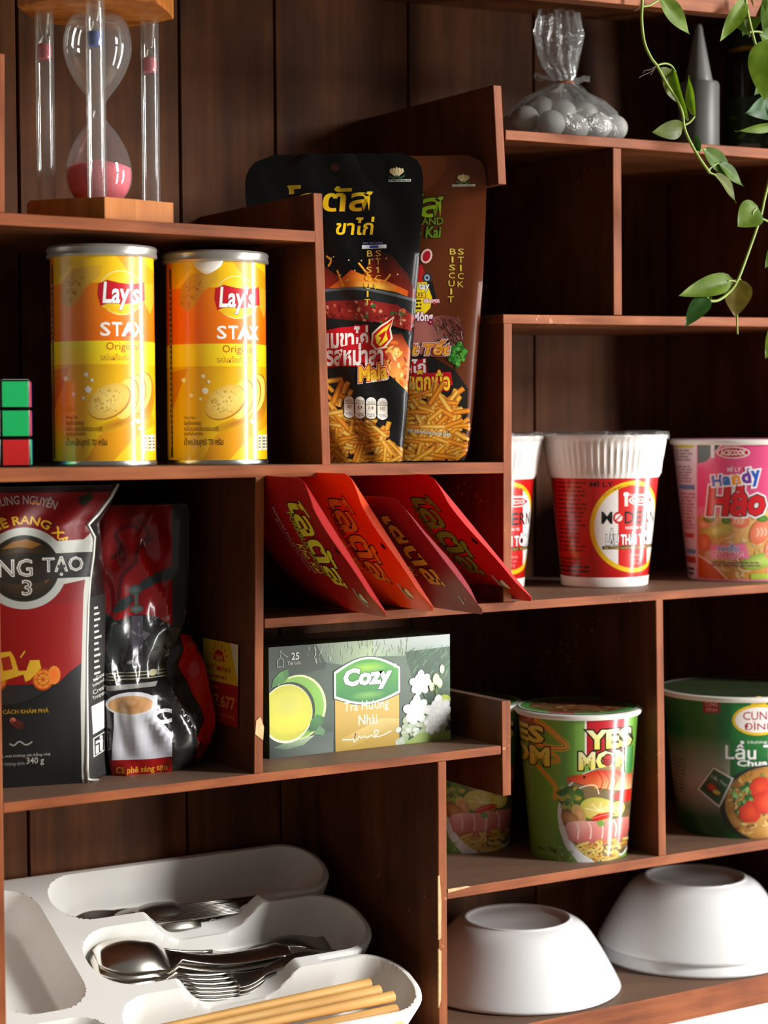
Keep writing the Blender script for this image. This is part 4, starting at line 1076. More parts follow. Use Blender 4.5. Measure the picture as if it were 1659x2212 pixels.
def yes_lid():
    a = Art(24)
    a.ell(0, 0, 1.0, 1.0, (96, 150, 60), (86, 146, 66), n=60); a.ell(0, 0, .82, .82, (120, 70, 40), (96, 80, 44), n=50)
    a.dabs(60, -.7, -.7, .7, .7, .10, [(150, 90, 50), (110, 60, 34), (96, 90, 50), (176, 120, 70), (120, 40, 30)], .7, lambda x, y: x * x + y * y < .55)
    a.poly([(-.50, .84), (-.06, .96), (-.06, .84), (-.46, .74)], (176, 30, 50)); a.ring(0, 0, 1.0, 1.0, .03, (226, 232, 216))
    for t, w in ((20, 50), (200, 60)): a.ring(0, 0, .97, .97, .10, (70, 150, 60), t, t + w)
    return a
M_lidg = plain('green_paper_lid', (92, 140, 60), .4)
YES = ((0.1585, 0.0446, 'green and red shrimp noodle cup standing in front at the shelf edge'), (0.1040, 0.1145, 'shaded green and red shrimp noodle cup behind the low board'))
paper_cup('noodle_cup', YES[0][0], YES[0][1], 1.0889, 0.0346, 0.0435, 0.1050, YES[0][2], yes_art(), 2975.0, 1862, M_lidg, yes_lid(), group='green and red noodle cups')
paper_cup('noodle_cup', YES[1][0], YES[1][1], 1.0889, 0.0346, 0.0425, 0.1050, YES[1][2], yes_art(), 2975.0, 1862, M_lidg, yes_lid(), group='green and red noodle cups')

def green_art():
    a = Art(25); u = 1607
    T = lambda *p: [(x - u, y) for x, y in p]
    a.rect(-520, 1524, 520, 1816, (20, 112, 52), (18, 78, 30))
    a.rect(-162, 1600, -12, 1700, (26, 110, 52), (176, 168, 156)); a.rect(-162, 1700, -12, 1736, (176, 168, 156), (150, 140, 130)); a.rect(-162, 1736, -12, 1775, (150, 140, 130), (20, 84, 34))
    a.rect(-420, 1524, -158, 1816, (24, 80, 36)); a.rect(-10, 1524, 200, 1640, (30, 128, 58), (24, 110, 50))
    for y in range(1655, 1735, 8): a.small(-128, y, -104, y + 6, 1, (90, 96, 84))
    for y in range(1525, 1590, 7): a.small(-140, y, -116, y + 5, 1, (50, 96, 56))
    a.rect(-67, 1523, -33, 1549, (150, 28, 40)); a.text('CUNG', (-63, 1526, -37, 1535), (226, 170, 160), .01); a.text('ĐÌNH', (-61, 1537, -38, 1546), (226, 170, 160), .01)
    a.ell(46, 1562, 54, 33, (236, 196, 40), n=40); a.ell(46, 1530, 16, 18, (236, 196, 40)); a.ell(46, 1562, 48, 27, (250, 244, 240), n=40)
    a.text('CUNG', (14, 1544, 80, 1562), (176, 30, 60), .01); a.text('ĐÌNH', (16, 1565, 78, 1583), (176, 30, 60), .01)
    a.text('Hương vị', (24, 1605, 76, 1614), (216, 230, 210), .01)
    a.text('Lẩu Thái', (-22, 1606, 130, 1646), (244, 246, 244), .014, out=(16, 70, 36), ow=.02); a.text('Chua Cay', (2, 1647, 120, 1664), (244, 246, 244), .03, out=(16, 70, 36), ow=.03)
    # pan of noodles
    a.ell(62, 1742, 96, 84, (30, 44, 40), n=50); a.ell(66, 1742, 88, 80, (206, 160, 80), (176, 120, 50), n=50)
    inb = lambda x, y: ((x - 66) / 84) ** 2 + ((y - 1742) / 76) ** 2 < 1
    noodles(a, 66, 1742, 84, 76, 130, [(232, 190, 110), (206, 150, 70), (244, 210, 140), (190, 130, 60)], 9, 5)
    a.dabs(50, -14, 1670, 120, 1810, 5, [(176, 110, 50), (236, 200, 120), (150, 84, 40), (120, 150, 60)], .7, inb)
    a.dabs(34, -6, 1676, 40, 1770, 8, [(60, 130, 60), (120, 176, 90), (40, 100, 50), (150, 196, 120)], .5, inb)
    for x, y, w, h in ((30, 1758, 22, 24), (48, 1706, 20, 22), (58, 1738, 24, 24)): a.ell(x, y, w, h, (232, 76, 40), (196, 40, 24), 20, wob=.1)
    a.poly(T((1562, 1664), (1603, 1686), (1574, 1751), (1528, 1716)), (228, 224, 220)); a.poly(T((1562, 1668), (1598, 1688), (1573, 1746), (1533, 1715)), (28, 84, 56))
    a.text('Lẩu Thái', (1556 - u, 1688, 1592 - u, 1696), (200, 216, 204), .01, rot=30); a.ell(1562 - u, 1712, 19, 13, (60, 60, 40), (40, 50, 34), 30); a.ell(1558 - u, 1708, 11, 8, (206, 70, 40), (150, 50, 30), 30); a.ell(1568 - u, 1718, 8, 5, (190, 180, 70), None, 20)
    return a
M_lidd = plain('dark_green_paper_lid', (52, 64, 40), .35)
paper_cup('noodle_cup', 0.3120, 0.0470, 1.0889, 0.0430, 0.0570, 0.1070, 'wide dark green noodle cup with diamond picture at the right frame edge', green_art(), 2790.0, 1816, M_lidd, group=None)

# ------------------------------------------------------------------ tea box
def tea_box():
    x0, x1, z0, z1, y0, dep = -0.0966, 0.0457, 1.1813, 1.2548, 0.043, 0.062
    r = empty('tea_box', ((x0 + x1) / 2, y0, z0), 0, 'green and gold carton of jasmine tea bags', 'tea box')
    W, H = x1 - x0, z1 - z0
    bm = bmesh.new(); bm_box(bm, (-W / 2, 0, 0), (W / 2, dep, H), 0.0007, 2)
    from_bm('carton', bm, plain('dark_green_carton', (44, 74, 50), .35, coat=.2), r, True, 40)
    a = Art(41); S = 1659.0 / 440.0
    def q(x, y):    # from the crop's slanted face to the flat face, in per-mille of width / height
        X = x / S; Y = y / S
        t = (X - 20.5) / 392.5; top = 43 - 32.5 * t; bot = 285.5 - 43 * t
        return (t * 1000, (Y - top) / (bot - top) * 520)
    def P(*pts): return [q(x, y) for x, y in pts]
    a.rect(0, 0, 1000, 520, (46, 62, 48), (54, 66, 58), (90, 110, 90), (66, 84, 70))
    a.poly([(0, 0), (330, 0), (300, 120), (120, 140), (0, 110)], (38, 54, 40)); a.poly([(250, 0), (560, 0), (560, 90), (400, 110), (300, 90)], None, [(110, 124, 110), (176, 196, 160), (170, 190, 140), (120, 140, 110), (90, 106, 92)])
    a.poly([(560, 0), (1000, 0), (1000, 70), (760, 90), (560, 80)], None, [(196, 206, 196), (206, 214, 216), (160, 176, 170), (110, 136, 110), (160, 180, 150)])
    a.poly([(740, 70), (1000, 60), (1000, 260), (800, 260)], None, [(34, 74, 40), (30, 70, 36), (44, 84, 44), (40, 62, 46)]); a.poly([(0, 430), (340, 420), (340, 520), (0, 520)], None, [(40, 54, 46), (84, 96, 90), (120, 132, 124), (40, 54, 46)])
    a.poly([(20, 470), (120, 440), (240, 430), (180, 470), (90, 485)], None, [(70, 96, 76), (150, 180, 140), (180, 206, 170), (140, 160, 130), (90, 110, 96)])
    for i in range(60):
        x = a.rnd.uniform(760, 990); y = a.rnd.uniform(60, 200); c = a.rnd.choice([(40, 96, 50), (70, 130, 70), (110, 150, 110), (34, 76, 46)]); t = a.rnd.uniform(-70, -20)
        a.stick(x, y, a.rnd.uniform(20, 60), 3, t, c, c)
    for i in range(70):
        x = a.rnd.uniform(200, 760); y = a.rnd.uniform(6, 80); a.stick(x, y, a.rnd.uniform(10, 40), 3, 90 + a.rnd.uniform(-20, 20), a.rnd.choice([(206, 216, 206), (150, 176, 130), (186, 196, 150)]), (150, 170, 140))
    # cup of tea, leaf by leaf
    a.ell(150, 290, 152, 152, (200, 216, 140), (226, 232, 170), n=60); a.ell(146, 292, 144, 146, (90, 160, 44), (130, 180, 70), n=60); a.ell(104, 306, 138, 138, (34, 56, 30), n=60)
    a.ell(92, 316, 136, 138, (236, 236, 206), n=60); a.ell(94, 312, 132, 130, (214, 206, 60), (196, 196, 70), n=60); a.ell(110, 350, 110, 60, (226, 210, 60), (210, 204, 66)); a.ell(96, 270, 80, 60, (200, 200, 90), (206, 202, 72))
    a.rect(-60, 0, 0, 520, (50, 80, 56))
    a.poly(P((95, 490), (110, 420), (160, 365), (225, 335), (235, 400), (190, 450)), None, [(60, 110, 50), (60, 120, 50), (90, 150, 70), (60, 120, 50), (50, 100, 44), (70, 130, 56)])
    a.poly(P((380, 850), (400, 760), (450, 705), (515, 735), (490, 800), (430, 850)), None, [(40, 84, 46), (60, 120, 60), (70, 130, 66), (40, 90, 46), (60, 110, 60), (50, 96, 50)]); a.poly(P((420, 870), (470, 800), (515, 840), (500, 885)), (96, 140, 96))
    # gold plate and green badge
    a.rect(350, 245, 705, 520, (206, 166, 70), (190, 156, 60), (210, 176, 80), (196, 160, 66)); a.poly([(350, 470), (470, 430), (600, 380), (705, 390), (705, 440), (540, 470), (400, 520), (350, 520)], None, [(196, 160, 70), (222, 190, 110), (226, 196, 120), (220, 196, 110), (200, 170, 80), (206, 180, 90), (190, 156, 60), (190, 156, 60)])
    def badge(k, c, c2):
        L, R_, t, b = 350 - 4 + k, 712 - k, 118 + k, 268 - k
        pts = [(L, t + 22)]; n = 16
        for i in range(n + 1): s = i / n; pts.append((L + (R_ - L) * s, t + 22 - (60) * math.sin(math.pi * s)))
        pts.append((R_, b - 4))
        for i in range(n, -1, -1): s = i / n; pts.append((L + (R_ - L) * s, b - 4 + 42 * math.sin(math.pi * s)))
        a.poly(pts, None, [c if p[1] < 150 else c2 for p in pts])
    badge(-4, (30, 60, 34), (30, 60, 34)); badge(0, (244, 246, 240), (244, 246, 240)); badge(9, (70, 150, 50), (40, 124, 60)); a.ell(530, 130, 110, 26, (150, 196, 60), (76, 152, 54)); a.ell(530, 262, 110, 24, (120, 176, 80), (42, 126, 60))
    a.text('Cozy', (396, 128, 668, 238), (250, 250, 248), .05, .1, out=(24, 84, 40), ow=.03); a.text('®', (676, 122, 694, 142), (220, 236, 210), .01)
    a.text('Trà Hương', (400, 288, 646, 346), (252, 246, 226), .004, spacing=1.05); a.text('Nhài', (478, 356, 582, 404), (252, 246, 226), .004)
    a.curve([(388, 465), (448, 466), (462, 440), (450, 480), (470, 470), (482, 456), (492, 466), (510, 458), (524, 466), (548, 458), (570, 470), (566, 440), (590, 440), (576, 466), (616, 462), (660, 446)], 5, (250, 248, 236))
    a.text('25', (118, 32, 160, 66), (226, 230, 220), .01); a.text('Túi Lọc', (96, 72, 168, 92), (206, 212, 200), .005); a.line([(44, 64), (44, 94), (76, 94), (76, 64), (60, 50), (44, 64)], 3, (190, 200, 186)); a.curve([(60, 50), (60, 20), (80, 40), (100, 50)], 3, (170, 180, 166))
    # jasmine
    def bloom(cx, cy, s):
        for k in range(11):
            t = k * 2.4; rr = s * (.62 if k < 7 else .3); a.ell(cx + rr * math.cos(t), cy + rr * math.sin(t), s * .48, s * .34, (252, 252, 250), (222, 226, 222), math.degrees(t), n=14)
        a.ell(cx, cy, s * .28, s * .24, (250, 250, 246), (232, 236, 222))
    a.dabs(80, 700, 400, 1000, 515, 22, [(206, 220, 196), (176, 200, 150), (226, 236, 220), (190, 206, 160)], .7); a.poly([(720, 520), (820, 470), (960, 470), (1000, 480), (1000, 520)], (150, 176, 90))
    a.curve([(850, 210), (846, 280), (880, 330)], 4, (70, 120, 60)); a.ell(965, 320, 36, 26, (206, 220, 110), (170, 190, 80))
    for x, y, w, h in ((952, 168, 13, 22), (918, 216, 20, 28), (938, 236, 16, 24), (892, 250, 14, 22)): a.ell(x, y, w, h, (246, 244, 220), (206, 210, 160))
    for x in (900, 920, 936): a.curve([(x, 250), (920, 290), (922, 320)], 4, (110, 150, 80), 4)
    bloom(826, 226, 58); bloom(800, 356, 68); bloom(925, 372, 74); bloom(900, 430, 52)
    a.build('printed_front', lambda x, y, h: Vector((-W / 2 + W * min(1, max(0, x / 1000)), -h, H * min(1, max(0, 1 - y / 520)))), r, printed('carton_print', .36, .12), 25.0, None, lift=3e-5)
tea_box()
# ------------------------------------------------------------------ coffee bags
M_fcoffee = printed('matt_film_print', 0.46, 0.0, .3)
M_fdark = plain('charcoal_film', (34, 34, 33), .32, coat=.3)
M_fred = plain('red_film', (170, 16, 14), .28, coat=.4)

def skin(name, rows, n_around, mat, parent, cap=True):
    """rows = closed outlines (lists of points) from bottom to top."""
    V = []; F = []
    for r in rows: V += r
    n = n_around
    for j in range(len(rows) - 1):
        for i in range(n):
            k = (i + 1) % n; F.append((j * n + i, j * n + k, (j + 1) * n + k, (j + 1) * n + i))
    if cap: F.append(tuple(range(n - 1, -1, -1))); F.append(tuple(range((len(rows) - 1) * n, len(rows) * n)))
    return from_data(name, V, F, mat, parent, True, 45)

def coffee_square():
    z0 = 1.1814; base = Vector((-0.2600, 0.0600, z0))
    r = empty('coffee_bag', base, 0, 'square red and black coffee bag with silver edge at the left frame edge', 'coffee bag')
    def L(px, py, y): return at(px, py, y) - base
    # seam curves: sheet row, right front seam (px, depth), side-gusset rear seam (px, depth)
    RF = [(1046, 256, .052), (1075, 240, .048), (1110, 214, .042), (1134, 192, .037), (1160, 206, .037), (1200, 203, .036), (1250, 196, .035), (1300, 192, .034), (1400, 189, .033), (1500, 189, .032), (1600, 190, .032), (1660, 190, .032), (1689, 192, .033)]
    SB = [(1046, 258, .056), (1075, 246, .055), (1110, 228, .055), (1134, 215, .055), (1160, 218, .056), (1200, 220, .058), (1250, 222, .058), (1300, 228, .058), (1400, 236, .060), (1500, 242, .061), (1600, 246, .061), (1660, 247, .060), (1672, 244, .058)]
    LF = []
    for y, px, dpt in RF:
        zz = L(px, y, dpt).z; t = (y - 1046) / 640.0
        x = -0.2925 + 0.002 * t; LF.append(Vector((x, 0.050 + 0.004 * (1 - t), z0 + zz)) - Vector((base.x, base.y, z0)))
    front = []; side = []; back = []
    for i, (y, px, dpt) in enumerate(RF):
        p = L(px, y, dpt); q = L(SB[i][1], SB[i][0], SB[i][2]); q.z = p.z
        t = (y - 1046) / 640.0
        front.append((float(y), -46.0, float(px), LF[i], p, .002 + .007 * math.sin(math.pi * min(1, t + .05))))
        side.append((float(y), float(px), float(SB[i][1]) if SB[i][1] > px + 2 else px + 2.0, p, q, 0.001))
        back.append((LF[i], p, q, Vector((q.x - .006, .050 + .02 * t, p.z)), Vector((LF[i].x + .004, .048 + .022 * t, p.z))))
    fz = [f[3].z for f in front]
    for f in front: pass
    def folds(k, y): return .0008 * math.sin(14 * k + y * .02) * math.exp(-((y - 1140) / 70.0) ** 2) * 3 + .0005 * math.sin(5 * k + y * .012)
    F = Patch(front, (-.24, -.97, 0), folds); S = Patch(side, (.72, -.69, 0))
    F.mesh('front_panel', M_fdark, r, 24, 60); S.mesh('side_gusset', M_fdark, r, 6, 60)
    V = []; FF = []
    for a, p, q, c, d in back: V += [q, c, d, a]
    for j in range(len(back) - 1):
        for i in range(3): FF.append((j * 4 + i, j * 4 + i + 1, (j + 1) * 4 + i + 1, (j + 1) * 4 + i))
    n = len(back) - 1; FF.append((n * 4, n * 4 + 3, n * 4 + 2, n * 4 + 1))
    V.append(back[-1][1]); FF.append((n * 4, len(V) - 1, n * 4 + 3))
    from_data('back_panel', V, FF, M_fdark, r, True, 40)
    a = Art(51); SV = (176, 176, 168)
    a.rect(-46, 1046, 262, 1300, (96, 9, 9), (122, 13, 12)); a.rect(-46, 1300, 262, 1470, (132, 15, 13), (138, 14, 12))
    a.poly([(-46, 1046), (262, 1046), (262, 1062), (-46, 1058)], (30, 8, 8)); a.poly([(170, 1070), (196, 1060), (200, 1075), (180, 1092), (168, 1085)], (30, 30, 16))
    # the dark foot of the bag below a curved edge
    a.poly([(-46, 1695), (-46, 1508), (0, 1514), (50, 1508), (90, 1490), (120, 1470), (145, 1448), (172, 1430), (196, 1430), (196, 1695)], (24, 24, 23))
    a.text('TRUNG NGUYÊN', (-18, 1060, 128, 1084), (140, 132, 126), .01, arc=(50, 1260, 192)); a.line([(66, 1081), (90, 1084)], 3, (190, 90, 30))
    a.text('CÀ PHÊ RANG XAY', (-72, 1104, 172, 1128), (206, 160, 40), .02, arc=(52, 1222, 96))
    # silver ring with the dark name bar
    a.poly([(110, 1165), (180, 1164), (196, 1150), (196, 1132), (212, 1140), (212, 1420), (196, 1700), (176, 1700), (172, 1500), (178, 1280), (182, 1250), (110, 1262)], SV)
    a.ell(52, 1222, 91, 87, (150, 152, 146), (166, 168, 160), n=60); a.ell(52, 1222, 74, 71, (40, 40, 36), n=50); a.ell(52, 1222, 71, 68, (84, 60, 30), (30, 26, 20), n=50)
    a.poly([(6, 1180), (30, 1164), (60, 1160), (90, 1172), (70, 1180), (40, 1176)], (120, 80, 30)); a.poly([(80, 1220), (110, 1200), (112, 1236), (96, 1256)], (90, 60, 26))
    a.rect(-46, 1191, 201, 1245, (30, 30, 29)); a.ell(52, 1222, 71, 34, (46, 36, 24), (34, 30, 26), n=50)
    for c, b in (((196, 192, 184), .025), ((40, 38, 34), -.012)):
        a.text('SÁNG', (-62, 1196, 70, 1240), c, b, spacing=1.0) if False else None
    a.text('SÁNG', (-60, 1192, 70, 1240), (200, 196, 188), .02); a.text('TẠO', (90, 1198, 178, 1240), (200, 196, 188), .02)
    a.text('SÁNG', (-58, 1195, 68, 1238), (46, 40, 32), -.03); a.text('TẠO', (93, 1201, 175, 1237), (40, 38, 34), -.03)
    a.text('3', (46, 1246, 68, 1280), (190, 186, 176), .03); a.text('3', (49, 1249, 65, 1277), (60, 50, 40), -.02)
    # old car
    YC = (206, 160, 40); OC = (214, 96, 30)
    for px_, rr in ((88, 24), (-12, 24)):
        a.ell(px_, 1460, rr, rr, YC, OC, n=30); a.ring(px_, 1460, rr, rr, 4, (150, 60, 16)); a.ring(px_, 1460, rr * .6, rr * .6, 3, (176, 80, 20)); a.ell(px_, 1460, 5, 5, OC)
        for k in range(8): a.line([(px_, 1460), (px_ + rr * .9 * math.cos(k * .785), 1460 + rr * .9 * math.sin(k * .785))], 1.6, (170, 74, 20))
    a.ell(112, 1452, 14, 20, OC, (206, 120, 40))
    a.poly([(-46, 1405), (20, 1398), (28, 1412), (36, 1440), (52, 1440), (60, 1418), (80, 1418), (84, 1436), (60, 1460), (50, 1464), (46, 1448), (0, 1462), (-46, 1470)], YC); a.poly([(0, 1412), (18, 1408), (24, 1436), (4, 1440)], (150, 40, 20)); a.line([(40, 1412), (50, 1398)], 3, YC)
    a.text('PHONG CÁCH KHÁM PHÁ', (-46, 1521, 100, 1532), (170, 130, 30), .01)
    a.ell(30, 1553, 18, 10, (96, 36, 26), (60, 22, 18), 30); a.ell(22, 1545, 6, 5, (190, 96, 80)); a.curve([(18, 1544), (30, 1554), (42, 1562)], 2, (40, 14, 12))
    a.curve([(14, 1596), (24, 1600), (36, 1592), (50, 1600), (64, 1594)], 3, (150, 144, 136)); a.text('Vị đậm, mùi hương cân bằng nhẹ', (-30, 1618, 104, 1627), (160, 154, 146), .01); a.text('Khối lượng tịnh:', (-20, 1634, 48, 1645), (130, 126, 120), .01); a.text('340 g', (51, 1628, 90, 1646), (176, 170, 160), .005)
    a.build('printed_front', F, r, M_fcoffee, 12.0, 16.0, lift=4e-4)
    b = Art(52)
    b.rect(186, 1290, 262, 1690, (52, 52, 51))
    b.text('TRUNG NGUYÊN', (197, 1300, 211, 1460), (210, 208, 200), .01) if False else None
    for i, y in enumerate(range(1312, 1470, 13)): b.small(200, y, 200 + 10 + (i % 3) * 3, y + 9, 1, (206, 204, 198))
    for i in range(4): b.text(('a Generous', 'Independent', 'Creative', 'Trungnguyên')[i], (197, 1462 + i * 14, 236 - (i % 2) * 6, 1472 + i * 14), (206, 204, 198), .01, rot=-14)
    b.poly([(195, 1528), (222, 1524), (234, 1555), (232, 1582), (198, 1590)], (236, 234, 228)); b.poly([(226, 1520), (247, 1512), (247, 1612), (233, 1622), (238, 1560)], (232, 230, 224))
    for k in range(14): b.rect(238, 1530 + k * 5.4, 246, 1530 + k * 5.4 + (2 if k % 3 else 3.4), (90, 90, 88))
    b.poly([(198, 1598), (223, 1592), (222, 1634), (199, 1640)], (226, 224, 218)); b.poly([(200, 1600), (221, 1595), (220, 1632), (201, 1637)], (46, 46, 45)); b.ell(214, 1602, 3.4, 4, (226, 224, 218), n=10); b.poly([(211, 1607), (218, 1606), (217, 1632), (212, 1632)], (226, 224, 218)); b.poly([(203, 1606), (212, 1606), (212, 1611), (203, 1613)], (226, 224, 218)); b.rect(203, 1616, 209, 1634, (226, 224, 218))
    b.build('printed_side', S, r, M_fcoffee, 12.0, 16.0, lift=2.5e-4)
    # silver piping along the front seam
    bm = bmesh.new(); bm_tube(bm, [f[4] + Vector((-.0010, -.0006, 0)) for f in front], .0013, 8); from_bm('silver_seam', bm, plain('silver_film', (196, 194, 184), .3, .35), r)
    foot = [L(188, 1688, .030), L(198, 1690, .031), L(212, 1690, .038), L(216, 1695, .040), L(208, 1702, .036)]
    bm = bmesh.new(); bm_tube(bm, smooth_path([p + Vector((0, 0, .0015)) for p in foot[:4]], 4), .0009, 6); from_bm('folded_corner', bm, bpy.data.materials['silver_film'], r)
coffee_square()

def coffee_pinched():
    z0 = 1.1814; base = Vector((-0.172, 0.075, z0))
    r = empty('coffee_bag', base, 0, 'crumpled glossy coffee bag with a white cup picture beside the square bag', 'coffee bag')
    def L(px, py, y): return at(px, py, y) - base
    # front panel: sheet row, left px, right px, depth left, depth right
    RW = [(1086, 224, 404, .074, .062), (1110, 214, 408, .072, .061), (1150, 208, 408, .070, .060), (1200, 205, 408, .067, .058), (1250, 206, 406, .064, .056), (1300, 207, 404, .062, .055), (1350, 208, 396, .060, .053), (1390, 210, 378, .058, .053), (1430, 214, 358, .056, .054),
          (1460, 218, 362, .054, .052), (1500, 222, 378, .052, .042), (1540, 226, 402, .050, .034), (1580, 230, 424, .048, .030), (1610, 232, 426, .047, .031), (1640, 236, 414, .047, .036), (1668, 244, 386, .047, .042)]
    # rear edge of the right gusset
    SG = [(1086, 412, .085), (1110, 420, .086), (1150, 428, .088), (1200, 430, .090), (1250, 428, .092), (1300, 424, .092), (1350, 416, .088), (1390, 424, .064), (1430, 440, .056), (1460, 448, .052), (1500, 454, .048), (1540, 462, .043), (1580, 465, .042), (1610, 456, .046), (1640, 442, .052), (1668, 420, .056)]
    fr = []; sd = []; V = []; FF = []
    for (y, xl, xr, dl, dr), (y2, xs_, ds) in zip(RW, SG):
        p0, p1, p2 = L(xl, y, dl), L(xr, y, dr), L(xs_, y, ds); z = p1.z; p0.z = z; p2.z = z
        p2.x = min(p2.x, -.1335 - base.x)
        fr.append((float(y), float(xl), float(xr), p0, p1, .004 + .006 * math.sin(math.pi * (y - 1086) / 600))); sd.append((float(y), float(xr), float(max(xs_, xr + 4)), p1, p2, .001))
        V += [p2, Vector((min(p2.x, -.1335 - base.x) - .01, .118 - .075, z)), Vector((p0.x + .01, .118 - .075, z)), p0]
    for j in range(len(fr) - 1):
        for i in range(3): FF.append((j * 4 + i, j * 4 + i + 1, (j + 1) * 4 + i + 1, (j + 1) * 4 + i))
    V += [fr[0][4], fr[-1][4]]; n = len(fr) - 1; k = len(V); FF += [(0, k - 2, 3, 2, 1), (n * 4, n * 4 + 1, n * 4 + 2, n * 4 + 3, k - 1)]
    from_data('back_panel', V, FF, M_fdark, r, True, 40)
    rn = [(random.Random(77 + i).uniform(5, 26), random.Random(99 + i).uniform(.01, .06), random.Random(5 + i).uniform(0, 6)) for i in range(6)]
    def folds(q, y):
        s = 0
        for i, (a, b, c) in enumerate(rn): s += math.sin(a * q + b * y * (1 if i % 2 else -1) + c)
        return .0006 * s + .0022 * math.exp(-((q - .62 - .15 * math.sin(y * .02)) / .05) ** 2) * (1 if y < 1330 else .3)
    F = Patch(fr, (-.42, -.90, .02), folds); S = Patch(sd, (.35, -.93, 0), lambda q, y: .0014 * math.sin(7 * q + y * .04) + .001 * math.sin(y * .09 + 3 * q))
    F.mesh('front_panel', M_fdark, r, 60, 120); S.mesh('side_gusset', M_fdark, r, 20, 90)
    a = Art(53)
    a.rect(200, 1086, 371, 1400, (120, 14, 18), (176, 12, 14)); a.rect(371, 1086, 412, 1400, (56, 56, 55))
    a.rect(200, 1400, 412, 1670, (26, 26, 25))
    for p in ([(240, 1200), (262, 1180), (250, 1150), (280, 1130), (300, 1140)], [(256, 1290), (262, 1240), (290, 1210), (300, 1170), (330, 1160)], [(300, 1120), (320, 1150), (300, 1180)]): a.curve(p, 9, (92, 14, 20))
    a.poly([(228, 1312), (250, 1330), (300, 1325), (340, 1330), (371, 1348), (371, 1440), (228, 1440)], (40, 42, 42))
    # aircraft engine on a cup-shaped body
    a.poly([(290, 1268), (310, 1246), (340, 1232), (375, 1220), (380, 1246), (340, 1254), (308, 1268)], (50, 62, 62)); a.poly([(243, 1308), (258, 1288), (284, 1276), (290, 1290), (270, 1308), (246, 1316)], (50, 62, 62))
    a.ell(292, 1268, 14, 11, (120, 140, 136), (70, 86, 84)); a.rect(290, 1276, 298, 1318, (110, 126, 120)); a.ell(295, 1308, 14, 9, (140, 156, 150), (80, 96, 90))
    a.ell(300, 1362, 66, 42, (64, 66, 66), (30, 32, 32)); a.rect(284, 1322, 308, 1440, (96, 92, 104), (40, 40, 44)); a.poly([(300, 1350), (350, 1376), (344, 1392), (296, 1366)], (110, 106, 116)); a.ell(340, 1392, 30, 34, (110, 112, 110), (50, 52, 50)); a.dabs(40, 236, 1330, 368, 1430, 7, [(80, 84, 82), (130, 132, 128), (30, 32, 32), (150, 150, 146)], .5); a.ell(252, 1380, 24, 44, (30, 32, 32), (60, 62, 60))
    for k, y in enumerate((1442, 1449, 1456)): a.rect(232, y, 360, y + 2.4, (150, 146, 120))
    a.ell(330, 1447, 9, 7, (190, 184, 150)); a.poly([(230, 1470), (340, 1466), (336, 1476), (230, 1482)], (150, 150, 146))
    # white cup
    a.poly([(246, 1496), (340, 1496), (338, 1540), (372, 1580), (372, 1628), (240, 1636), (246, 1560)], None, [(226, 226, 230), (222, 222, 226), (206, 206, 212), (196, 196, 206), (206, 206, 216), (206, 206, 214), (196, 196, 204)])
    a.ring(356, 1542, 26, 16, 8, (222, 222, 226)); a.ell(284, 1512, 56, 26, (232, 232, 234), (214, 214, 218)); a.ell(282, 1514, 49, 20, (190, 130, 80), (206, 160, 110)); a.ell(276, 1508, 24, 9, (216, 176, 130), (196, 140, 90))
    a.rect(214, 1630, 374, 1670, (150, 14, 16)); a.text('Cà phê sáng tạo', (250, 1644, 362, 1662), (226, 160, 40), .02)
    a.rect(371, 1400, 430, 1670, (34, 34, 33))
    a.build('printed_front', F, r, printed('glossy_film_print', .22, .5), 9.0, 12.0, lift=1.0e-3)
    b = Art(54)
    b.poly([(400, 1230), (430, 1200), (432, 1310), (404, 1345)], (170, 16, 14)); b.poly([(390, 1372), (410, 1378), (440, 1440), (470, 1560), (466, 1600), (440, 1650), (424, 1652), (420, 1600), (436, 1560), (404, 1480), (384, 1440)], (196, 14, 12)); b.small(412, 1352, 440, 1366, 2, (120, 118, 116))
    b.build('printed_side', S, r, bpy.data.materials['glossy_film_print'], 9.0, 12.0, lift=5e-4)
coffee_pinched()

# ------------------------------------------------------------------ sticker on the upright board
a = Art(61)
a.rect(0, 0, 100, 66, (226, 176, 30)); a.rect(0, 66, 100, 132, (176, 24, 26))
a.ell(46, 32, 16, 18, (190, 24, 24), n=30); a.rect(28, 32, 64, 52, (226, 176, 30)); a.text('SAN', (36, 22, 56, 31), (240, 190, 60), .02)
for k in range(7): t = math.radians(-160 + k * 23); a.line([(46 + 20 * math.cos(t), 32 + 22 * math.sin(t)), (46 + 27 * math.cos(t), 32 + 29 * math.sin(t))], 1.6, (190, 24, 24))
a.text('QUÝ MINH', (2, 38, 78, 50), (190, 24, 24), .02); a.small(10, 54, 74, 62, 1, (190, 60, 30))
a.poly([(78, 0), (100, 0), (100, 60), (92, 40)], (226, 206, 160)); a.rect(0, 131, 100, 132, (176, 24, 26))
a.small(20, 72, 50, 78, 1, (220, 120, 60)); a.text('77.677', (20, 86, 92, 106), (226, 150, 40), .02); a.text('hotline đặt hàng', (20, 114, 92, 122), (220, 120, 60), .01)
stk = empty('paper_sticker', (-0.1312, 0.045, 1.208), 0, 'red and yellow paper sticker with a sun on the divider left side', 'sticker')
a.build('sticker_print', lambda x, y, h: Vector((-0.0005 - h + .0012 * (1 - y / 132.0) * 0.9 , 0.025 - 0.050 * min(1, max(0, x / 100)), 0.053 * (1 - min(1, max(0, y / 132.0))))), stk, M_satin, 25.0, None, lift=1e-4)
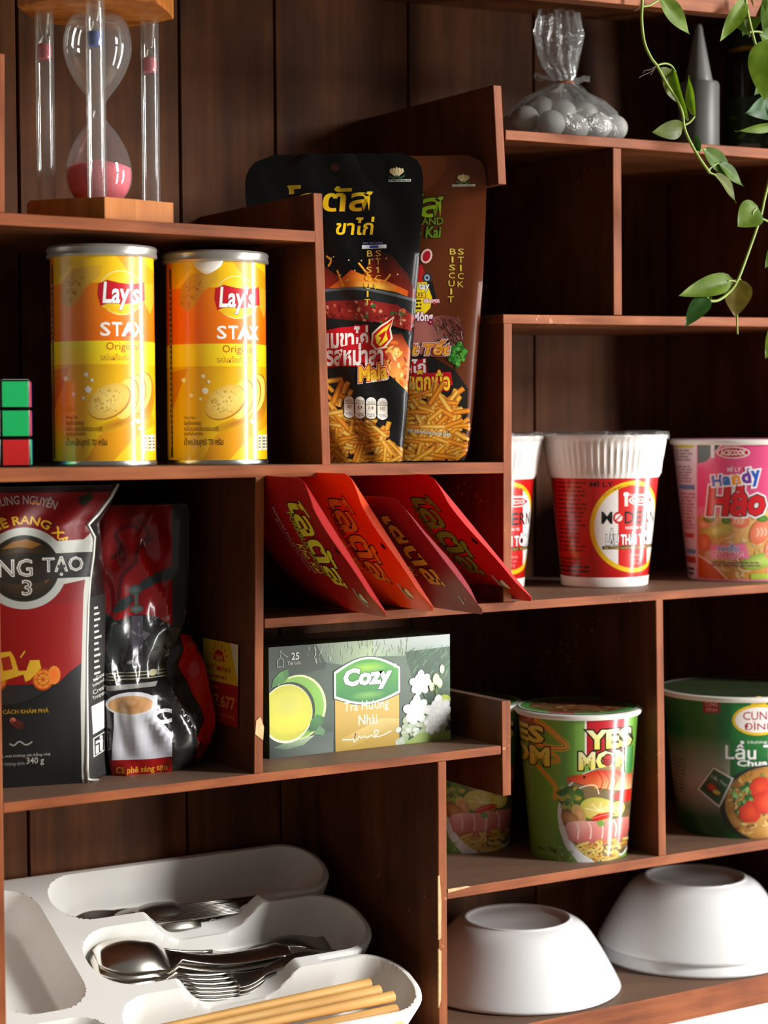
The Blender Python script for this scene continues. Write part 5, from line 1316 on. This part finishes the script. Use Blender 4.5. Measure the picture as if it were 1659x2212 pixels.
# ------------------------------------------------------------------ white bowls
M_china = plain('white_glazed_china', (240, 240, 240), 0.12, coat=0.3, spec=0.5)
def bowl(x, y, z, label, nested=False):
    r = empty('bowl', (x, y, z), 0, label, 'bowl', 'upside-down white bowls')
    P = smooth_path([(0.0738, 0, 0.0), (0.0752, 0, 0.0014), (0.0748, 0, 0.004), (0.0690, 0, 0.0155), (0.0612, 0, 0.0300), (0.0530, 0, 0.0430), (0.0466, 0, 0.0495), (0.0400, 0, 0.0528)], 5)
    for p in P: p.z *= .95
    body = [(p.x, p.z) for p in P]
    inner = [(rr - .0028, max(0.0003, zz - .0022)) for rr, zz in body[::-1]]
    lathe('bowl_wall', body + [(0.0380, .0505), (0.0362, .0496), (0.0345, .0476), (0.0, .0466)], M_china, r, 72, autosmooth=None)
    lathe('inner_wall', [(0.0, .0440), (0.034, .0450)] + inner, M_china, r, 72, autosmooth=None)
    lathe('foot_ring', [(0.0402, 0.0496), (0.0396, 0.0509), (0.0384, 0.0513), (0.0370, 0.0507), (0.0360, 0.0486)], M_china, r, 64)
    return r
bowl(0.1270, 0.0770, 0.9874, 'upside-down white bowl beside the upright board on the bottom shelf')
bowl(0.2960, 0.0760, 0.9871, 'lower white bowl of the nested pair, its rim showing underneath')
bowl(0.2960, 0.0760, 0.9871 + 0.0095, 'upper white bowl of the nested pair at the right frame edge')

# ------------------------------------------------------------------ cutlery tray
TAU = math.radians(24.85)
T_O = Vector((0.0, 0.056, 1.0518)); T_A = Vector((1, 0, 0)); T_B = Vector((0, math.cos(TAU), math.sin(TAU))); T_N = Vector((0, -math.sin(TAU), math.cos(TAU)))
T_M = Matrix(((1, 0, 0, T_O.x), (0, T_B.y, T_N.y, T_O.y), (0, T_B.z, T_N.z, T_O.z), (0, 0, 0, 1)))
def rr_sdf(x, y, x0, y0, x1, y1, r):
    cx, cy = (x0 + x1) / 2, (y0 + y1) / 2; qx, qy = abs(x - cx) - (x1 - x0) / 2 + r, abs(y - cy) - (y1 - y0) / 2 + r
    return math.hypot(max(qx, 0), max(qy, 0)) + min(max(qx, qy), 0) - r
POCK = [(-0.2160, 0.0560, -0.0105, 0.1055, 0.0245), (-0.2150, -0.0130, -0.0120, 0.0465, 0.0275), (-0.2150, -0.0790, -0.0105, -0.0225, 0.0260), (-0.2840, -0.0235, -0.2245, 0.0985, 0.0230), (-0.2840, -0.0790, -0.2245, -0.0320, 0.0200)]
def tray_h(x, y):
    h = 0.0
    for x0, y0, x1, y1, r in POCK:
        d = -rr_sdf(x, y, x0, y0, x1, y1, r)
        if d > 0:
            t = min(1.0, d / 0.0100); h = -0.030 * (1 - (1 - t) ** 2.2)
    # finger scoops in the two long walls
    for yw, xa in ((0.0513, -0.1160), (-0.0178, -0.1220)):
        wx = abs(x - xa) / 0.044; wy = abs(y - yw) / 0.0080
        if wx < 1 and wy < 1:
            sc = -0.0190 * (0.5 + 0.5 * math.cos(math.pi * wx ** 2.2)) ** .8
            h = min(h, sc)
    return h
def tray_outer(x, y):
    d = rr_sdf(x, y, -0.2890, -0.0840, -0.0600, 0.1105, 0.012)
    for x0, y0, x1, y1, r in POCK[:3]: d = min(d, rr_sdf(x, y, x0, y0 - .0045, x1 + .0045, y1 + .0045, r + .004))
    return d
def tray():
    o_ = empty('cutlery_tray', (0, 0, 0), 0, 'white plastic cutlery tray tilted in the lower left compartment', 'tray')
    o_.matrix_world = T_M
    st = 0.0013; nx = int(0.294 / st); ny = int(0.206 / st); X0, Y0 = -0.2915, -0.0870
    idx = {}; V = []; F = []
    def vert(i, j):
        k = (i, j)
        if k not in idx:
            x, y = X0 + i * st, Y0 + j * st
            for _ in range(3):
                d = tray_outer(x, y)
                if d > 0:
                    e = 1e-4; gx = (tray_outer(x + e, y) - tray_outer(x - e, y)) / (2 * e); gy = (tray_outer(x, y + e) - tray_outer(x, y - e)) / (2 * e)
                    x -= gx * d; y -= gy * d
            for q in POCK:
                d = rr_sdf(x, y, *q)
                if abs(d) < st * .55:
                    e = 1e-4; gx = (rr_sdf(x + e, y, *q) - rr_sdf(x - e, y, *q)) / (2 * e); gy = (rr_sdf(x, y + e, *q) - rr_sdf(x, y - e, *q)) / (2 * e)
                    x -= gx * d; y -= gy * d
            d = -tray_outer(x, y); lip = -0.0016 * max(0.0, 1 - d / .0022) ** 2
            idx[k] = len(V); V.append((x, y, tray_h(x, y) + lip))
        return idx[k]
    for i in range(nx):
        for j in range(ny):
            ds = [tray_outer(X0 + (i + a) * st, Y0 + (j + b) * st) for a, b in ((0, 0), (1, 0), (1, 1), (0, 1))]
            if min(ds) < 0.0 and sum(d < st * .9 for d in ds) == 4: F.append((vert(i, j), vert(i + 1, j), vert(i + 1, j + 1), vert(i, j + 1)))
    cnt = {}
    for f in F:
        for a, b in zip(f, f[1:] + f[:1]): cnt[(a, b)] = 1
    border = [(a, b) for (a, b) in cnt if (b, a) not in cnt]
    low = {}
    for a, b in border:
        for k in (a, b):
            if k not in low:
                x, y, z = V[k]; cx, cy = -0.15, 0.013; low[k] = len(V); V.append((cx + (x - cx) * .965, cy + (y - cy) * .94, -0.0315))
    for a, b in border: F.append((b, a, low[a], low[b]))
    t = from_data('moulded_tray', V, F, plain('white_moulded_tray', (240, 238, 232), .32, coat=.15, sub=.1), o_, True, 60)
    return t
tray()

# ------------------------------------------------------------------ cutlery (made lying along +x, handle to the right, in tray axes)
M_steel = plain('polished_steel', (214, 208, 198), 0.2, 1.0)
M_steel2 = plain('brushed_steel', (160, 156, 148), 0.3, 1.0)
def loft(bm, secs, n=16, cap=True):
    """secs = (centre x, half width, thickness, height at centre, dish): a flat spoon-like section at every x."""
    rings = []
    for x, hw, th, z, dish in secs:
        ring = []
        for k in range(n):
            t = 2 * math.pi * k / n; y = hw * math.cos(t)
            q = (y / hw) ** 2 if hw else 0
            zz = z - dish * (1 - q) + th * .5 * math.sin(t)
            ring.append(bm.verts.new((x, y, zz)))
        rings.append(ring)
    for a, b in zip(rings, rings[1:]):
        for i in range(n): bm.faces.new((a[i], a[(i + 1) % n], b[(i + 1) % n], b[i]))
    if cap: bm.faces.new(rings[0][::-1]); bm.faces.new(rings[-1])
def spoon_mesh(L, bw, bl, hw, dish, flip=1):
    bm = bmesh.new(); secs = []
    for i in range(15):
        t = i / 14; x = bl * t; w = bw / 2 * math.sqrt(max(.002, 1 - (2 * t - .92) ** 2 if t < .46 else 1 - ((t - .46) / .62) ** 2 * .92)); w = max(w, .0016)
        secs.append((x, w, .0012, .0030 + .010 * max(0, t - .75) ** 1.2 * 2, dish * math.sin(math.pi * min(1, t * 1.02)) ** .7))
    for i in range(1, 12):
        t = i / 11; secs.append((bl + (L - bl) * t, hw * (.45 + .55 * t ** .8), .0018, .0030 + .0062 * math.sin(math.pi * min(1, t * 1.1)) , 0.0))
    secs.append((L + .0012, hw * .6, .0014, .003, 0)); loft(bm, secs)
    if flip < 0:
        for v in bm.verts: v.co.z = .006 - v.co.z
    return bm
def fork_bm(L):
    bm = bmesh.new(); secs = []
    for i in range(9): t = i / 8; secs.append((.038 + .026 * t, .0092 * (1 - .66 * t ** 1.5), .0016, .0010 - .0045 * math.sin(math.pi * t * .5) * 1.0 + .006 * t * t, 0))
    for i in range(1, 11): t = i / 10; secs.append((.064 + (L - .064) * t, .0034 + .0058 * t ** .9, .0019, .0025 + .0062 * math.sin(math.pi * min(1, t * 1.1)), 0))
    loft(bm, secs, 12)
    for k in range(4):
        y = (-.0069 + k * .0046); bm_tube(bm, [(0.0, y * .95, .0085), (.010, y, .0050), (.022, y, .0022), (.034, y, .0008), (.041, y, .0009)], [.0006, .0011, .0013, .0014, .0014], 8)
    return bm
def place(o, a, b, h, rot=0.0, pitch=0.0, roll=0.0):
    o.matrix_world = T_M @ Matrix.Translation((a, b, h)) @ Matrix.Rotation(rot, 4, 'Z') @ Matrix.Rotation(pitch, 4, 'Y') @ Matrix.Rotation(roll, 4, 'X')
def cutlery(name, me, label, cat, group, mat, pl, sub=None):
    o = bpy.data.objects.new(name, me); COL.objects.link(o)
    if not me.materials: me.materials.append(mat)
    for p in me.polygons: p.use_smooth = True
    place(o, *pl); tag(o, label, cat, group); return o
def as_mesh(bm, name):
    me = bpy.data.meshes.new(name); bm.normal_update(); bm.to_mesh(me); bm.free(); return me
big = as_mesh(spoon_mesh(.138, .038, .052, .0080, .0085, -1), 'table_spoon')
for i, (lb, pl) in enumerate((('steel table spoon on top of the stack, bowl facing down', (-.2030, .0290, -.0120, math.radians(-6), math.radians(3))), ('steel table spoon in the middle of the stack of spoons', (-.2055, .0280, -.0165, math.radians(-6.2), math.radians(3))), ('lowest steel table spoon of the stack in the middle pocket', (-.2075, .0270, -.0210, math.radians(-6.4), math.radians(2.5))))):
    cutlery('table_spoon', big, lb, 'spoon', 'table spoons in the tray', M_steel, pl)
frk = as_mesh(fork_bm(.125), 'dinner_fork')
for i, (lb, pl) in enumerate((('topmost steel fork in the middle pocket, prongs pointing up', (-.1610, -.0130, -.0105, math.radians(3), math.radians(2))), ('second steel fork of the stack, just below the topmost', (-.1605, -.0132, -.0135, math.radians(3), math.radians(2))), ('third steel fork of the stack, near the pocket floor', (-.1600, -.0134, -.0165, math.radians(3), math.radians(2))), ('lowest steel fork of the stack in the middle pocket', (-.1595, -.0136, -.0195, math.radians(3), math.radians(2))))):
    cutlery('dinner_fork', frk, lb, 'fork', 'forks in the tray', M_steel2, pl)
cutlery('dinner_fork', frk, 'steel fork behind the spoons with only its handle end showing', 'fork', 'forks in the tray', M_steel2, (-.1550, .0300, -.0245, math.radians(-5), 0))
tea = as_mesh(spoon_mesh(.125, .026, .040, .0052, .0050, -1), 'tea_spoon')
tea2 = as_mesh(spoon_mesh(.120, .026, .040, .0052, .0050, 1), 'tea_spoon')
for lb, pl, me in (('teaspoon at the left end of the back pocket, bowl up', (-.1965, .0770, -.0230, math.radians(-3), math.radians(1)), tea2), ('teaspoon lying face down beside the first one in the back pocket', (-.1700, .0720, -.0215, math.radians(-3), math.radians(1)), tea),
                   ('teaspoon with a dark handle along the front of the back pocket', (-.1500, .0640, -.0190, math.radians(-2), math.radians(1)), tea), ('teaspoon on top of the handles in the back pocket', (-.1560, .0690, -.0170, math.radians(-3), math.radians(1)), tea)):
    cutlery('tea_spoon', me, lb, 'spoon', 'teaspoons in the tray', M_steel2, pl)
# ribbed handles of the back pocket
def ribbed(L):
    bm = bmesh.new()
    for y in (-.0022, -.0007, .0008, .0023): bm_tube(bm, [(0, y, .001), (L, y, .001)], .00095, 6)
    return bm
rib = as_mesh(ribbed(.098), 'ribbed_handle_knife')
for lb, pl in (('ribbed steel butter knife handle nearest the scoop', (-.1480, .0580, -.0125, math.radians(-1.5))), ('ribbed steel butter knife handle second from the scoop', (-.1500, .0645, -.0125, math.radians(-2))), ('ribbed steel butter knife handle third from the scoop', (-.1530, .0705, -.0135, math.radians(-2.5)))):
    cutlery('butter_knife', rib, lb, 'knife', 'ribbed handles in the tray', M_steel2, pl)
# chopsticks
M_stick = wood('pale_bamboo', (196, 140, 74), (216, 166, 98), (230, 188, 124), (8, 120, 120), .5, nicks=0.0)
bm = bmesh.new(); bm_tube(bm, [(0, 0, 0), (.06, 0, 0), (.150, 0, 0), (.1995, 0, 0), (.2005, 0, 0)], [.0022, .0028, .0036, .0040, .0034], 10); chop = as_mesh(bm, 'chopstick')
CH = [(-.2400, -.0380, -.006, 'chopstick lying furthest back in the front pocket'), (-.2370, -.0440, -.0055, 'second chopstick from the back in the front pocket'), (-.2330, -.0520, -.0030, 'third chopstick, on top of the others in the front pocket'), (-.2350, -.0590, -.0060, 'fourth chopstick from the back in the front pocket'), (-.2360, -.0650, -.0090, 'chopstick nearest the front edge of the tray'), (-.2330, -.0480, -.0135, 'chopstick half buried under the other chopsticks')]
for i, (a_, b_, h_, lb) in enumerate(CH):
    cutlery('chopstick', chop, lb, 'chopstick', 'chopsticks in the tray', M_stick, (a_ + .004, b_ - .009 - .001 * i, h_ - .003, math.radians(1.0 - .4 * i), math.radians(-1)))
# ------------------------------------------------------------------ bag of white balls, bottle, jar
M_ball = plain('chalky_white', (176, 174, 166), .6, var=.06, vscale=80)
M_bag = clear('clear_plastic_bag', (250, 250, 250), .06, .5, .12, wrinkle=1.0, wscale=110, veil=.12)
bm = bmesh.new(); bmesh.ops.create_icosphere(bm, subdivisions=3, radius=1.0)
for v in bm.verts: v.co.z *= .93
ball = as_mesh(bm, 'white_ball')
zf = 1.5995
BL = [(1134, 258, .062, .0105), (1168, 236, .074, .0102), (1190, 268, .044, .0105), (1214, 244, .066, .0105), (1240, 276, .040, .0105), (1262, 250, .066, .0105), (1292, 272, .050, .0100), (1325, 277, .052, .0105), (1110, 272, .078, .0098), (1160, 276, .086, .0100), (1284, 270, .084, .0100)]
WHERE = ['leftmost front', 'upper left', 'front left', 'top middle', 'front middle', 'upper right', 'front right', 'rightmost', 'far left', 'rear left', 'rear right']
for (px, py, y, rr), wh in zip(BL, WHERE):
    p = at(px, py, y); o = bpy.data.objects.new('white_ball', ball); COL.objects.link(o)
    if not ball.materials: ball.materials.append(M_ball)
    for q in ball.polygons: q.use_smooth = True
    o.location = (p.x, y, max(p.z, zf + rr * .93)); o.scale = (rr, rr, rr); tag(o, 'white round ball inside the knotted clear bag, %s one' % wh, 'ball', 'white balls in the clear bag')
kb = at(1218, 298, .062)
bagr = empty('plastic_bag', (kb.x, .062, zf), 0, 'clear plastic bag of white balls closed with a rubber band', 'bag')
rnd = random.Random(4); bm = bmesh.new(); n = 44; rings = []
for q, (rx, ry, z) in enumerate(((.040, .030, .0004), (.046, .036, .005), (.047, .036, .016), (.042, .031, .026), (.030, .022, .034), (.016, .012, .041), (.0065, .0055, .046), (.0085, .0075, .050), (.013, .010, .058), (.016, .012, .068), (.019, .013, .082), (.016, .010, .096))):
    k = 0.0 if q < 1 else (.05 if q < 4 else .22); rings.append([bm.verts.new((rx * (1 + k * math.sin(i * 2.3 + q * .7) * rnd.uniform(.5, 1)) * math.cos(2 * math.pi * i / n) - .004 * (z > .05), ry * (1 + k * math.sin(i * 1.7 + q) * rnd.uniform(.5, 1)) * math.sin(2 * math.pi * i / n), z + (rnd.uniform(-.002, .002) if q > 6 else 0))) for i in range(n)])
for a_, b_ in zip(rings, rings[1:]):
    for i in range(n): bm.faces.new((a_[i], a_[(i + 1) % n], b_[(i + 1) % n], b_[i]))
from_bm('bag_film', bm, M_bag, bagr, True)
bm = bmesh.new(); bm_tube(bm, [(.0072 * math.cos(t * .35), .0062 * math.sin(t * .35), .0462 + .0003 * math.sin(t)) for t in range(37)], .0009, 6); from_bm('rubber_band', bm, plain('orange_rubber', (150, 76, 34), .6), bagr)
# frilled ends beside the knot
V = []; F = []
for s_, (dx, dz) in enumerate(((.024, .006), (-.026, .004), (.030, -.010))):
    b0 = len(V)
    for i in range(7):
        t = i / 6
        for k in range(4): V.append((dx * t + .002 * math.sin(5 * t + k), (k - 1.5) * .005 * (1 - .5 * t) + .002 * math.sin(9 * t), .046 + dz * t + .0025 * math.sin(7 * t + 2 * k)))
    for i in range(6):
        for k in range(3): q = b0 + i * 4 + k; F.append((q, q + 4, q + 5, q + 1))
from_data('bag_frill', V, F, M_bag, bagr)

M_bottle = plain('milky_plastic', (100, 100, 96), .45, sub=.3)
p = at(1509, 312, .085); zb_ = at(1509, 178, .085).z - 1.6008; zc_ = at(1507, 53, .085).z - 1.6008
bo = empty('squeeze_bottle', (p.x, .085, 1.6008), 0, 'milky white squeeze bottle with a long cone nozzle', 'bottle')
lathe('bottle_body', [(0, .0008), (.0130, .0004), (.0152, .0018), (.0158, .006), (.0158, zb_ - .003), (.0150, zb_ - .0006), (.0120, zb_), (.0100, zb_ + .0002)], M_bottle, bo, 40)
lathe('cone_nozzle', [(.0104, zb_), (.0104, zb_ + .002), (.0098, zb_ + .004), (.0034, zc_ - .006), (.0028, zc_ - .002), (.0018, zc_), (0, zc_ + .0002)], plain('milky_nozzle', (124, 124, 120), .4), bo, 32)
lathe('liquid', [(0, .0015), (.0145, .0015), (.0150, .0060), (.0150, .0260), (0, .0262)], plain('grey_liquid', (110, 110, 108), .3), bo, 32)

p = at(1622, 318, .100); jz = at(1622, 112, .100).z - 1.6012
ja = empty('spice_jar', (p.x, .1000, 1.6012), 0, 'dark green jar with a gold-edged lid behind the leaves', 'jar')
M_jar = plain('dark_bottle_glass', (22, 34, 20), .12, coat=.6)
lathe('jar_body', [(0, .0006), (.0190, .0004), (.0208, .0024), (.0210, jz - .012), (.0190, jz - .005), (.0150, jz - .002)], M_jar, ja, 40)
lathe('gold_band', [(.0150, jz - .002), (.0182, jz - .0015), (.0184, jz + .0015), (.0150, jz + .002)], plain('gold_band', (176, 130, 26), .35, .6), ja, 40)
lathe('lid', [(.0170, jz + .0015), (.0184, jz + .003), (.0180, jz + .012), (.0165, jz + .0135), (0, jz + .0136)], plain('dark_green_lid', (26, 46, 40), .35, coat=.3), ja, 40)
a = Art(71); a.rect(-60, 0, 60, 100, (36, 58, 24)); a.dabs(16, -50, 10, 50, 90, 7, [(120, 130, 30), (60, 90, 30), (90, 110, 40)], .6); a.rect(-40, 74, -16, 90, (150, 148, 136)); a.rect(-8, 70, 24, 92, (120, 120, 110)); a.small(-8, 74, 22, 90, 2, (40, 40, 36)); a.rect(36, 40, 60, 96, (110, 20, 24))
a.build('printed_label', round_map(0, 110, 2000.0, lambda z: .0211, lambda z: 42.0), ja, M_satin, 6.0, lift=1e-4)

# ------------------------------------------------------------------ hanging vine
def leaf_mat(name, c1, c2, tr):
    m, nt, b = new_mat(name); N = nt.nodes.new; K = nt.links.new
    tc = N('ShaderNodeTexCoord'); n = N('ShaderNodeTexNoise'); n.inputs['Scale'].default_value = 90; n.inputs['Detail'].default_value = 3; K(tc.outputs['Object'], n.inputs['Vector'])
    r = N('ShaderNodeValToRGB'); r.color_ramp.elements[0].position = .35; r.color_ramp.elements[1].position = .7; r.color_ramp.elements[0].color = lin(c1); r.color_ramp.elements[1].color = lin(c2); K(n.outputs['Fac'], r.inputs['Fac'])
    K(r.outputs['Color'], b.inputs['Base Color']); b.inputs['Roughness'].default_value = .4; b.inputs['Specular IOR Level'].default_value = .25
    t = N('ShaderNodeBsdfTranslucent'); mx = N('ShaderNodeMixRGB'); mx.blend_type = 'MULTIPLY'; mx.inputs[0].default_value = 1; mx.inputs[2].default_value = (1.2, 1.3, .5, 1); K(r.outputs['Color'], mx.inputs[1]); K(mx.outputs[0], t.inputs['Color'])
    ms = N('ShaderNodeMixShader'); ms.inputs[0].default_value = tr; K(b.outputs[0], ms.inputs[1]); K(t.outputs[0], ms.inputs[2]); K(ms.outputs[0], nt.nodes['Material Output'].inputs[0])
    return m
M_leaf = [leaf_mat('bright_leaf', (84, 112, 28), (116, 142, 46), .35), leaf_mat('mid_leaf', (66, 94, 28), (94, 120, 42), .3), leaf_mat('olive_leaf', (78, 92, 30), (106, 116, 46), .3), leaf_mat('deep_leaf', (38, 72, 32), (60, 98, 46), .2), leaf_mat('bronze_leaf', (92, 82, 34), (124, 108, 50), .3)]
M_stem = plain('green_stem', (124, 146, 46), .45, var=.15, vscale=60)
M_root = plain('brown_rootlet', (86, 66, 44), .7)
VY = -0.060
def leaf(parent, bp, tp, wpx, kind, dy0=0.0, dy1=0.0, fold=.25, twist=0.0, droop=.10, org=Vector((0, 0, 0))):
    B = at(bp[0], bp[1], VY + dy0); T = at(tp[0], tp[1], VY + dy1); ax = T - B; L = ax.length; ax.normalize()
    view = (CAM - B).normalized(); side = ax.cross(view).normalized(); nrm = side.cross(ax).normalized()
    side = (side * math.cos(twist) + nrm * math.sin(twist)); nrm = side.cross(ax).normalized()
    w = wpx / 2650.0; V = []; F = []; nu, nv = 6, 12
    for j in range(nv + 1):
        t = j / nv; hw = w / 2 * (math.sin(math.pi * t ** .72) ** .85) * (1 - .12 * t) if 0 < t < 1 else 0.0
        hw = max(hw, .00012)
        for i in range(nu + 1):
            s = i / nu * 2 - 1
            V.append(B + ax * (L * t) + side * (hw * s) + nrm * (fold * hw * abs(s) - droop * L * t * t + .03 * L * math.sin(6 * t + s) * abs(s)) - org)
    for j in range(nv):
        for i in range(nu): a_ = j * (nu + 1) + i; F.append((a_, a_ + 1, a_ + nu + 2, a_ + nu + 1))
    o = from_data('leaf', V, F, M_leaf[kind], parent)
    return o
def stem(parent, pts, rad, name='stem', mat=None, org=Vector((0, 0, 0)), dys=None):
    P = [at(p[0], p[1], VY + (p[2] if len(p) > 2 else 0)) - org for p in pts]
    bm = bmesh.new(); bm_tube(bm, smooth_path(P, 5), rad, 8); return from_bm(name, bm, mat or M_stem, parent)
def vine(label, stems, leaves, extra=()):
    o = at(stems[0][0][0], stems[0][0][1], VY); org = Vector((o.x, o.y, o.z))
    r = empty('hanging_vine', org, 0, label, 'plant', 'hanging vines')
    for i, s_ in enumerate(stems): stem(r, s_, .00105 if i == 0 else .0007, 'stem' if i == 0 else 'leaf_stalk', None, org)
    for a_ in leaves: leaf(r, *a_[:4], **dict(a_[4] if len(a_) > 4 else {}, org=org))
    for e_ in extra: stem(r, e_, .00022, 'aerial_root', M_root, org)
vine('long leafy vine hanging down in front of the bottle',
     [[(1388, -40), (1387, 10), (1386, 45), (1392, 92), (1407, 126), (1419, 142), (1440, 180), (1462, 215), (1474, 245), (1478, 275), (1490, 305), (1510, 340), (1533, 373)],
      [(1389, 14), (1402, 12), (1416, 4), (1428, -3)], [(1420, 141), (1436, 137), (1450, 142), (1459, 155)], [(1479, 270), (1490, 264), (1500, 252)], [(1503, 330), (1512, 325), (1524, 322)], [(1530, 368), (1540, 358), (1552, 352)], [(1533, 373), (1545, 378)]],
     [((1424, -8), (1496, 74), 34, 0, dict(twist=.4)), ((1427, 146), (1474, 226), 34, 2, dict(twist=.5, dy1=.01)), ((1453, 146), (1483, 262), 24, 0, dict(twist=-.6, fold=.6, droop=.05)), ((1502, 252), (1483, 165), 20, 0, dict(twist=.6, fold=.6)),
      ((1476, 276), (1414, 286), 36, 2, dict(twist=.2)), ((1518, 322), (1592, 384), 36, 1, dict(twist=.5)), ((1550, 352), (1613, 400), 26, 1, dict(twist=.7)), ((1540, 376), (1606, 432), 26, 2, dict(twist=.8, fold=.5, droop=.2)), ((1510, 330), (1502, 288), 14, 3, dict(twist=.3))],
     [[(1417, 142), (1405, 150), (1394, 152), (1388, 158)], [(1417, 144), (1404, 156), (1390, 162), (1380, 168)], [(1416, 144), (1408, 158), (1404, 162)], [(1386, 8), (1380, 18), (1370, 24)]])
vine('vine with large pale leaves in the top right corner',
     [[(1606, -40), (1612, 10), (1620, 50), (1630, 90), (1640, 118), (1660, 165), (1680, 230), (1676, 300), (1664, 376), (1651, 430), (1642, 470), (1618, 540), (1592, 608), (1572, 634), (1550, 649), (1532, 650)],
      [(1618, 70), (1636, 68), (1662, 74)], [(1642, 473), (1630, 470), (1626, 460), (1634, 450)], [(1642, 473), (1650, 474), (1662, 480)], [(1590, 609), (1580, 606), (1572, 608)], [(1534, 650), (1526, 640)], [(1592, 606), (1600, 604)], [(1592, 680), (1592, 700), (1593, 722)]],
     [((1612, -4), (1561, 86), 32, 0, dict(twist=.3)), ((1584, -30), (1612, 76), 62, 1, dict(twist=-.2, dy0=.02, dy1=.02)), ((1632, -30), (1622, 76), 50, 1, dict(dy0=.015, dy1=.01, twist=.3)), ((1640, 74), (1700, 96), 40, 1, dict(twist=.3)), ((1666, 84), (1651, 214), 78, 0, dict(fold=.12, droop=.06, dy0=-.012, dy1=-.012)),
      ((1688, 222), (1622, 242), 54, 3, dict(twist=.2, dy0=.01)), ((1690, 262), (1597, 291), 20, 0, dict(twist=.8, fold=.5)), ((1637, 446), (1597, 487), 56, 0, dict(twist=.2, fold=.15)), ((1582, 605), (1476, 634), 42, 0, dict(twist=-.1, fold=.2)),
      ((1594, 602), (1592, 684), 54, 4, dict(fold=.3, twist=.2, droop=.2)), ((1530, 640), (1482, 699), 38, 3, dict(fold=.2, twist=-.2)), ((1690, 520), (1655, 575), 30, 1, {}), ((1700, 690), (1655, 770), 44, 0, {}), ((1536, 648), (1529, 628), 8, 1, {}), ((1690, 0), (1652, 60), 60, 1, dict(dy0=.01)), ((1640, -20), (1606, 72), 50, 1, dict(dy0=.03, dy1=.03)), ((1600, -45), (1575, 30), 36, 3, dict(dy0=.03, dy1=.03)), ((1700, 120), (1636, 200), 56, 1, dict(dy0=.02, dy1=.02, twist=.2))])
